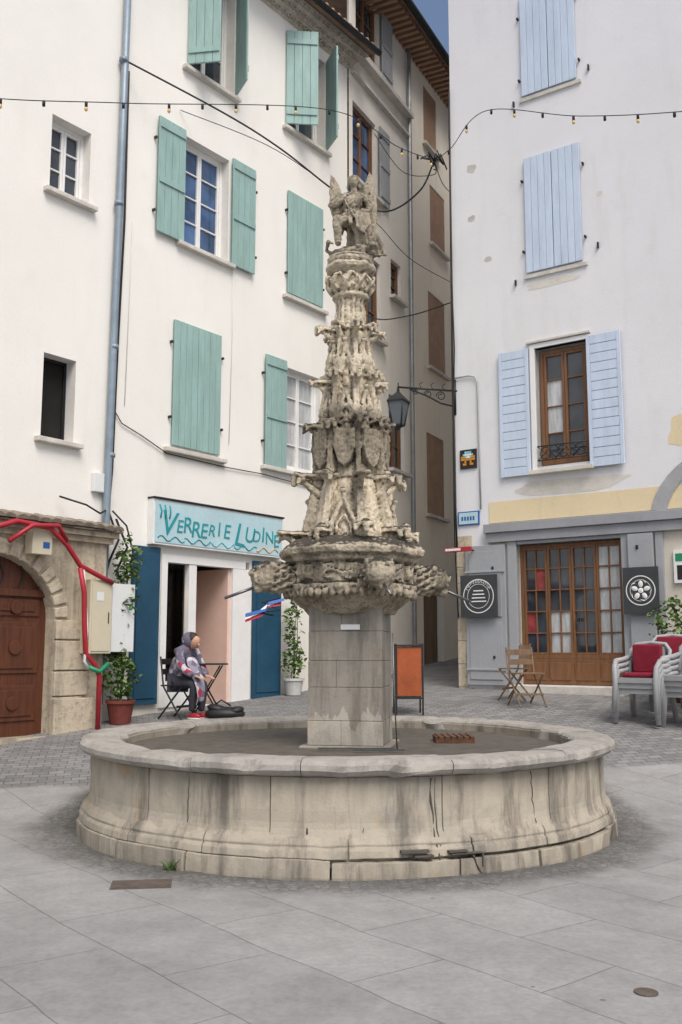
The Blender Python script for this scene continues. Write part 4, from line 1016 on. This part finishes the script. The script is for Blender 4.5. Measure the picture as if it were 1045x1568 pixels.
# ------------------------------------------------------------ furniture
def plastic_chair_mesh():
    mb=MB(); m=PLAST
    mb.box(-.25,.25,-.23,.22,.42,.445,m); mb.box(-.26,.26,-.25,-.215,.38,.447,m)
    for s in(-1,1): mb.box(s*.255-.012,s*.255+.012,-.22,.22,.37,.443,m)
    for k in range(5):
        x=-.17+k*.085; mb.add([(x-.032,.2,.44),(x+.032,.2,.44),(x+.034,.31,.86),(x-.034,.31,.86),(x-.032,.22,.44),(x+.032,.22,.44),(x+.034,.33,.86),(x-.034,.33,.86)],[(0,1,2,3),(7,6,5,4),(0,3,7,4),(1,5,6,2)],m)
    mb.tube([(-.26,.19,.5),(-.27,.28,.8),(-.2,.32,.88),(0,.335,.90),(.2,.32,.88),(.27,.28,.8),(.26,.19,.5)],.028,m,8)
    for s in(-1,1):
        mb.tube([(s*.27,.27,.72),(s*.30,.1,.68),(s*.30,-.15,.66)],.034,m,8)
        mb.tube([(s*.30,-.13,.665),(s*.285,-.22,.58),(s*.27,-.24,.4),(s*.29,-.28,0)],[.034,.036,.038,.034],m,8)
        mb.tube([(s*.25,.2,.45),(s*.28,.28,.2),(s*.29,.31,0)],[.038,.036,.034],m,8)
    return mb
chairmb=plastic_chair_mesh()
def stack(x,y,rot,n,cush):
    E=empty('stacked_plastic_chairs',(x,y,gz(x,y)),D2R(rot)); first=None
    for k in range(n):
        if first is None: o=chairmb.done('chair_%d'%k,E); first=o.data
        else:
            o=bpy.data.objects.new('chair_%d'%k,first); sc.collection.objects.link(o); o.parent=E
        o.location=(0,-.02*k,.07*k)
    if cush:
        mb=MB(); z=.07*(n-1); y0=-.02*(n-1)
        mb.box(-.2,.2,y0-.2,y0+.17,.45+z,.51+z,REDC); mb.box(-.2,.2,.15+y0,.23+y0,.50+z,.88+z,REDC); mb.done('red_cushions',E,.025)
stack(3.98,13.05,-40,3,True); stack(4.52,12.75,-48,4,False); stack(4.60,13.75,-20,3,True)
def slat_chair(name,x,y,rot,mat,h=.85,hs=.45,w=.2):
    E=empty(name,(x,y,gz(x,y)),D2R(rot)); mb=MB()
    for s in(-1,1):
        mb.tube([(s*w,.18,h),(s*w,.12,hs),(s*w,-.2,0)],.014,mat,6); mb.tube([(s*(w-.03),-.18,hs),(s*(w-.03),.22,0)],.014,mat,6)
    for k in range(5): mb.box(-w,w,-.19+k*.075,-.13+k*.075,hs,hs+.018,mat)
    for z in (h-.06,h-.2): mb.box(-w,w,.14,.16,z-.05,z+.03,mat)
    mb.box(-w,w,-.13,-.11,.16,.19,mat); mb.done('frame_and_slats',E,.003)
slat_chair('wooden_folding_chair',2.66,14.3,20,OLDWOOD,.84,.46,.21)
slat_chair('wooden_folding_chair',2.62,14.95,-120,OLDWOOD,.84,.46,.2)
E=empty('orange_litter_bin',(.94,13.9,gz(.94,13.9)),D2R(4)); mb=MB()
mb.box(-.17,.17,-.13,.13,.26,.93,ORNG); mb.box(-.14,.14,-.10,.10,.931,.936,DARK)
for sx in(-1,1):
    for sy in(-1,1): mb.box(sx*.185-.012,sx*.185+.012,sy*.13-.012,sy*.13+.012,0,.98,BLACK)
    mb.box(sx*.185-.01,sx*.185+.01,-.117,.117,.955,.978,BLACK)
for sy in(-1,1): mb.box(-.172,.172,sy*.142-.008,sy*.142+.008,.94,.965,BLACK); mb.box(-.172,.172,sy*.142-.008,sy*.142+.008,.22,.245,BLACK)
mb.done('bin_and_frame',E,.004)
E=empty('bistro_table',(-1.92,14.25,gz(-1.9,14.25))); mb=MB()
mb.lathe([(.3,.71),(.3,.73)],24,BLACK)
for s in(-1,1): mb.tube([(-.2,s*.15,0),(.2,s*.15,.70)],.012,BLACK,6); mb.tube([(.2,s*.15,0),(-.2,s*.15,.70)],.012,BLACK,6)
mb.done('top_and_legs',E)
E=empty('black_bag',(-1.60,13.75,gz(-1.60,13.75))); mb=MB()
mb.ell((0,0,.09),(.28,.17,.10),BLACK,None,18,10); mb.ell((-.10,0,.16),(.15,.11,.06),BLACK,Rm(0,12,0)); mb.ell((.14,-.02,.13),(.13,.12,.06),BLACK,Rm(0,-15,0)); mb.tube([(-.15,0,.2),(-.05,-.02,.28),(.08,0,.2)],.012,BLACK,6)
mb.done('body_and_handle',E)
# person
PX,PY=-2.28,14.0
slat_chair('metal_folding_chair',PX,PY,62,BLACK,.86,.45,.2)
def skin(name,parent,joints,edges,mat,sub=2,T=None):
    me=bpy.data.meshes.new(name); me.from_pydata([j[:3] for j in joints],edges,[]); me.materials.append(mat)
    o=bpy.data.objects.new(name,me); sc.collection.objects.link(o); o.parent=parent
    sk=o.modifiers.new('skin','SKIN'); sk.use_smooth_shade=True
    for i,j in enumerate(joints):
        r=j[3]; me.skin_vertices[0].data[i].radius=(r,j[4] if len(j)>4 else r)
    me.skin_vertices[0].data[0].use_root=True
    s=o.modifiers.new('sub','SUBSURF'); s.levels=sub; s.render_levels=sub
    return o
P=empty('seated_person',(PX,PY,gz(PX,PY)),D2R(55))
skin('jacket',P,[(0,.05,.50,.16,.14),(0,.02,.68,.15,.13),(0,-.08,.86,.165,.125),(0,-.15,.96,.11,.10),
   (.15,-.14,.93,.075),(.21,-.24,.70,.062),(.13,-.40,.60,.048),(-.15,-.14,.93,.075),(-.21,-.24,.70,.062),(-.13,-.40,.60,.048),(0,-.19,1.01,.075)],
   [(0,1),(1,2),(2,3),(3,4),(4,5),(5,6),(3,7),(7,8),(8,9),(3,10)],JACK)
skin('long_scarf',P,[(-.02,-.22,.86,.09,.05),(-.05,-.36,.66,.11,.04),(-.06,-.47,.46,.085,.03),(-.06,-.48,.24,.05,.02)],[(0,1),(1,2),(2,3)],JACK)
skin('trousers',P,[(0,.05,.50,.15,.13),(.08,-.05,.50,.095),(.10,-.38,.50,.072),(.07,-.36,.10,.048),(-.08,-.05,.50,.095),(-.09,-.38,.50,.072),(-.05,-.30,.10,.048)],[(0,1),(1,2),(2,3),(0,4),(4,5),(5,6)],PANTS)
mb=MB()
for x,y in ((.07,-.40),(-.05,-.34)): mb.ell((x,y,.045),(.045,.125,.045),RED,None,12,8); mb.ell((x,y,.018),(.05,.13,.018),WHITE,None,12,6)
mb.done('shoes',P)
mb=MB(); R=Rm(48,0,0)
mb.ell((0,-.27,1.06),(.075,.09,.105),SKIN,R,18,12); mb.ell((0,-.36,1.02),(.014,.02,.022),SKIN,R,8,6)
for s in(-1,1): mb.ell((s*.03,-.347,1.05),(.011,.008,.008),BLACK,R,8,6); mb.ell((s*.076,-.25,1.05),(.012,.02,.03),SKIN,R,8,6)
mb.ell((0,-.335,.985),(.025,.01,.008),RED,R,8,5)
mb.ell((0,-.235,1.10),(.09,.105,.10),HAIR,R,18,12); mb.ell((0,-.15,1.04),(.088,.08,.11),HAIR,R)
mb.tube([(0,-.18,.98),(0,-.24,1.03)],.05,SKIN,10)
mb.done('head',P)
mb=MB(); mb.ell((0,-.195,1.085),(.112,.13,.120),JACK,Rm(30),16,10); mb.done('hood',P)
for s in(-1,1):
    bx=s*.125
    j=[(bx,-.40,.60,.026,.018),(bx-s*.01,-.46,.585,.034,.015)]; e=[(0,1)]
    for k in range(4):
        x=bx-s*.01+(k-1.5)*.018; L=(.07,.08,.075,.06)[k]; b0=len(j)
        j+=[(x,-.49,.58,.009),(x,-.49-L*.5,.57,.0085),(x,-.49-L*.85,.55,.007)]; e+=[(1,b0),(b0,b0+1),(b0+1,b0+2)]
    b0=len(j); j+=[(bx-s*.045,-.45,.58,.010),(bx-s*.06,-.48,.57,.008)]; e+=[(0,b0),(b0,b0+1)]
    skin('hand',P,j,e,SKIN,1)
# ------------------------------------------------------------ camera, light
cam=bpy.data.cameras.new('camera'); co=bpy.data.objects.new('camera',cam); sc.collection.objects.link(co)
cam.sensor_fit='VERTICAL'; cam.sensor_height=36; cam.lens=36*1500/1568; cam.clip_end=500
co.location=(0,0,1.65); co.rotation_euler=(D2R(98),0,0); sc.camera=co
w=bpy.data.worlds.new('World'); sc.world=w; w.use_nodes=True; nt=w.node_tree
sky=nt.nodes.new('ShaderNodeTexSky'); sky.sky_type='NISHITA'; sky.sun_disc=False
el,az=54,160
sky.sun_elevation=D2R(el); sky.sun_rotation=D2R(az); sky.air_density=1; sky.dust_density=4; sky.ozone_density=1
bg=nt.nodes['Background']; nt.links.new(sky.outputs[0],bg.inputs[0]); bg.inputs[1].default_value=.15
l=bpy.data.lights.new('sun','SUN'); l.energy=2.4; l.angle=D2R(32); l.color=(1,.965,.91)
lo=bpy.data.objects.new('sun',l); sc.collection.objects.link(lo)
d=Vector((math.sin(D2R(az))*math.cos(D2R(el)),math.cos(D2R(az))*math.cos(D2R(el)),math.sin(D2R(el))))
lo.rotation_euler=d.to_track_quat('Z','Y').to_euler(); lo.location=(0,-5,20)
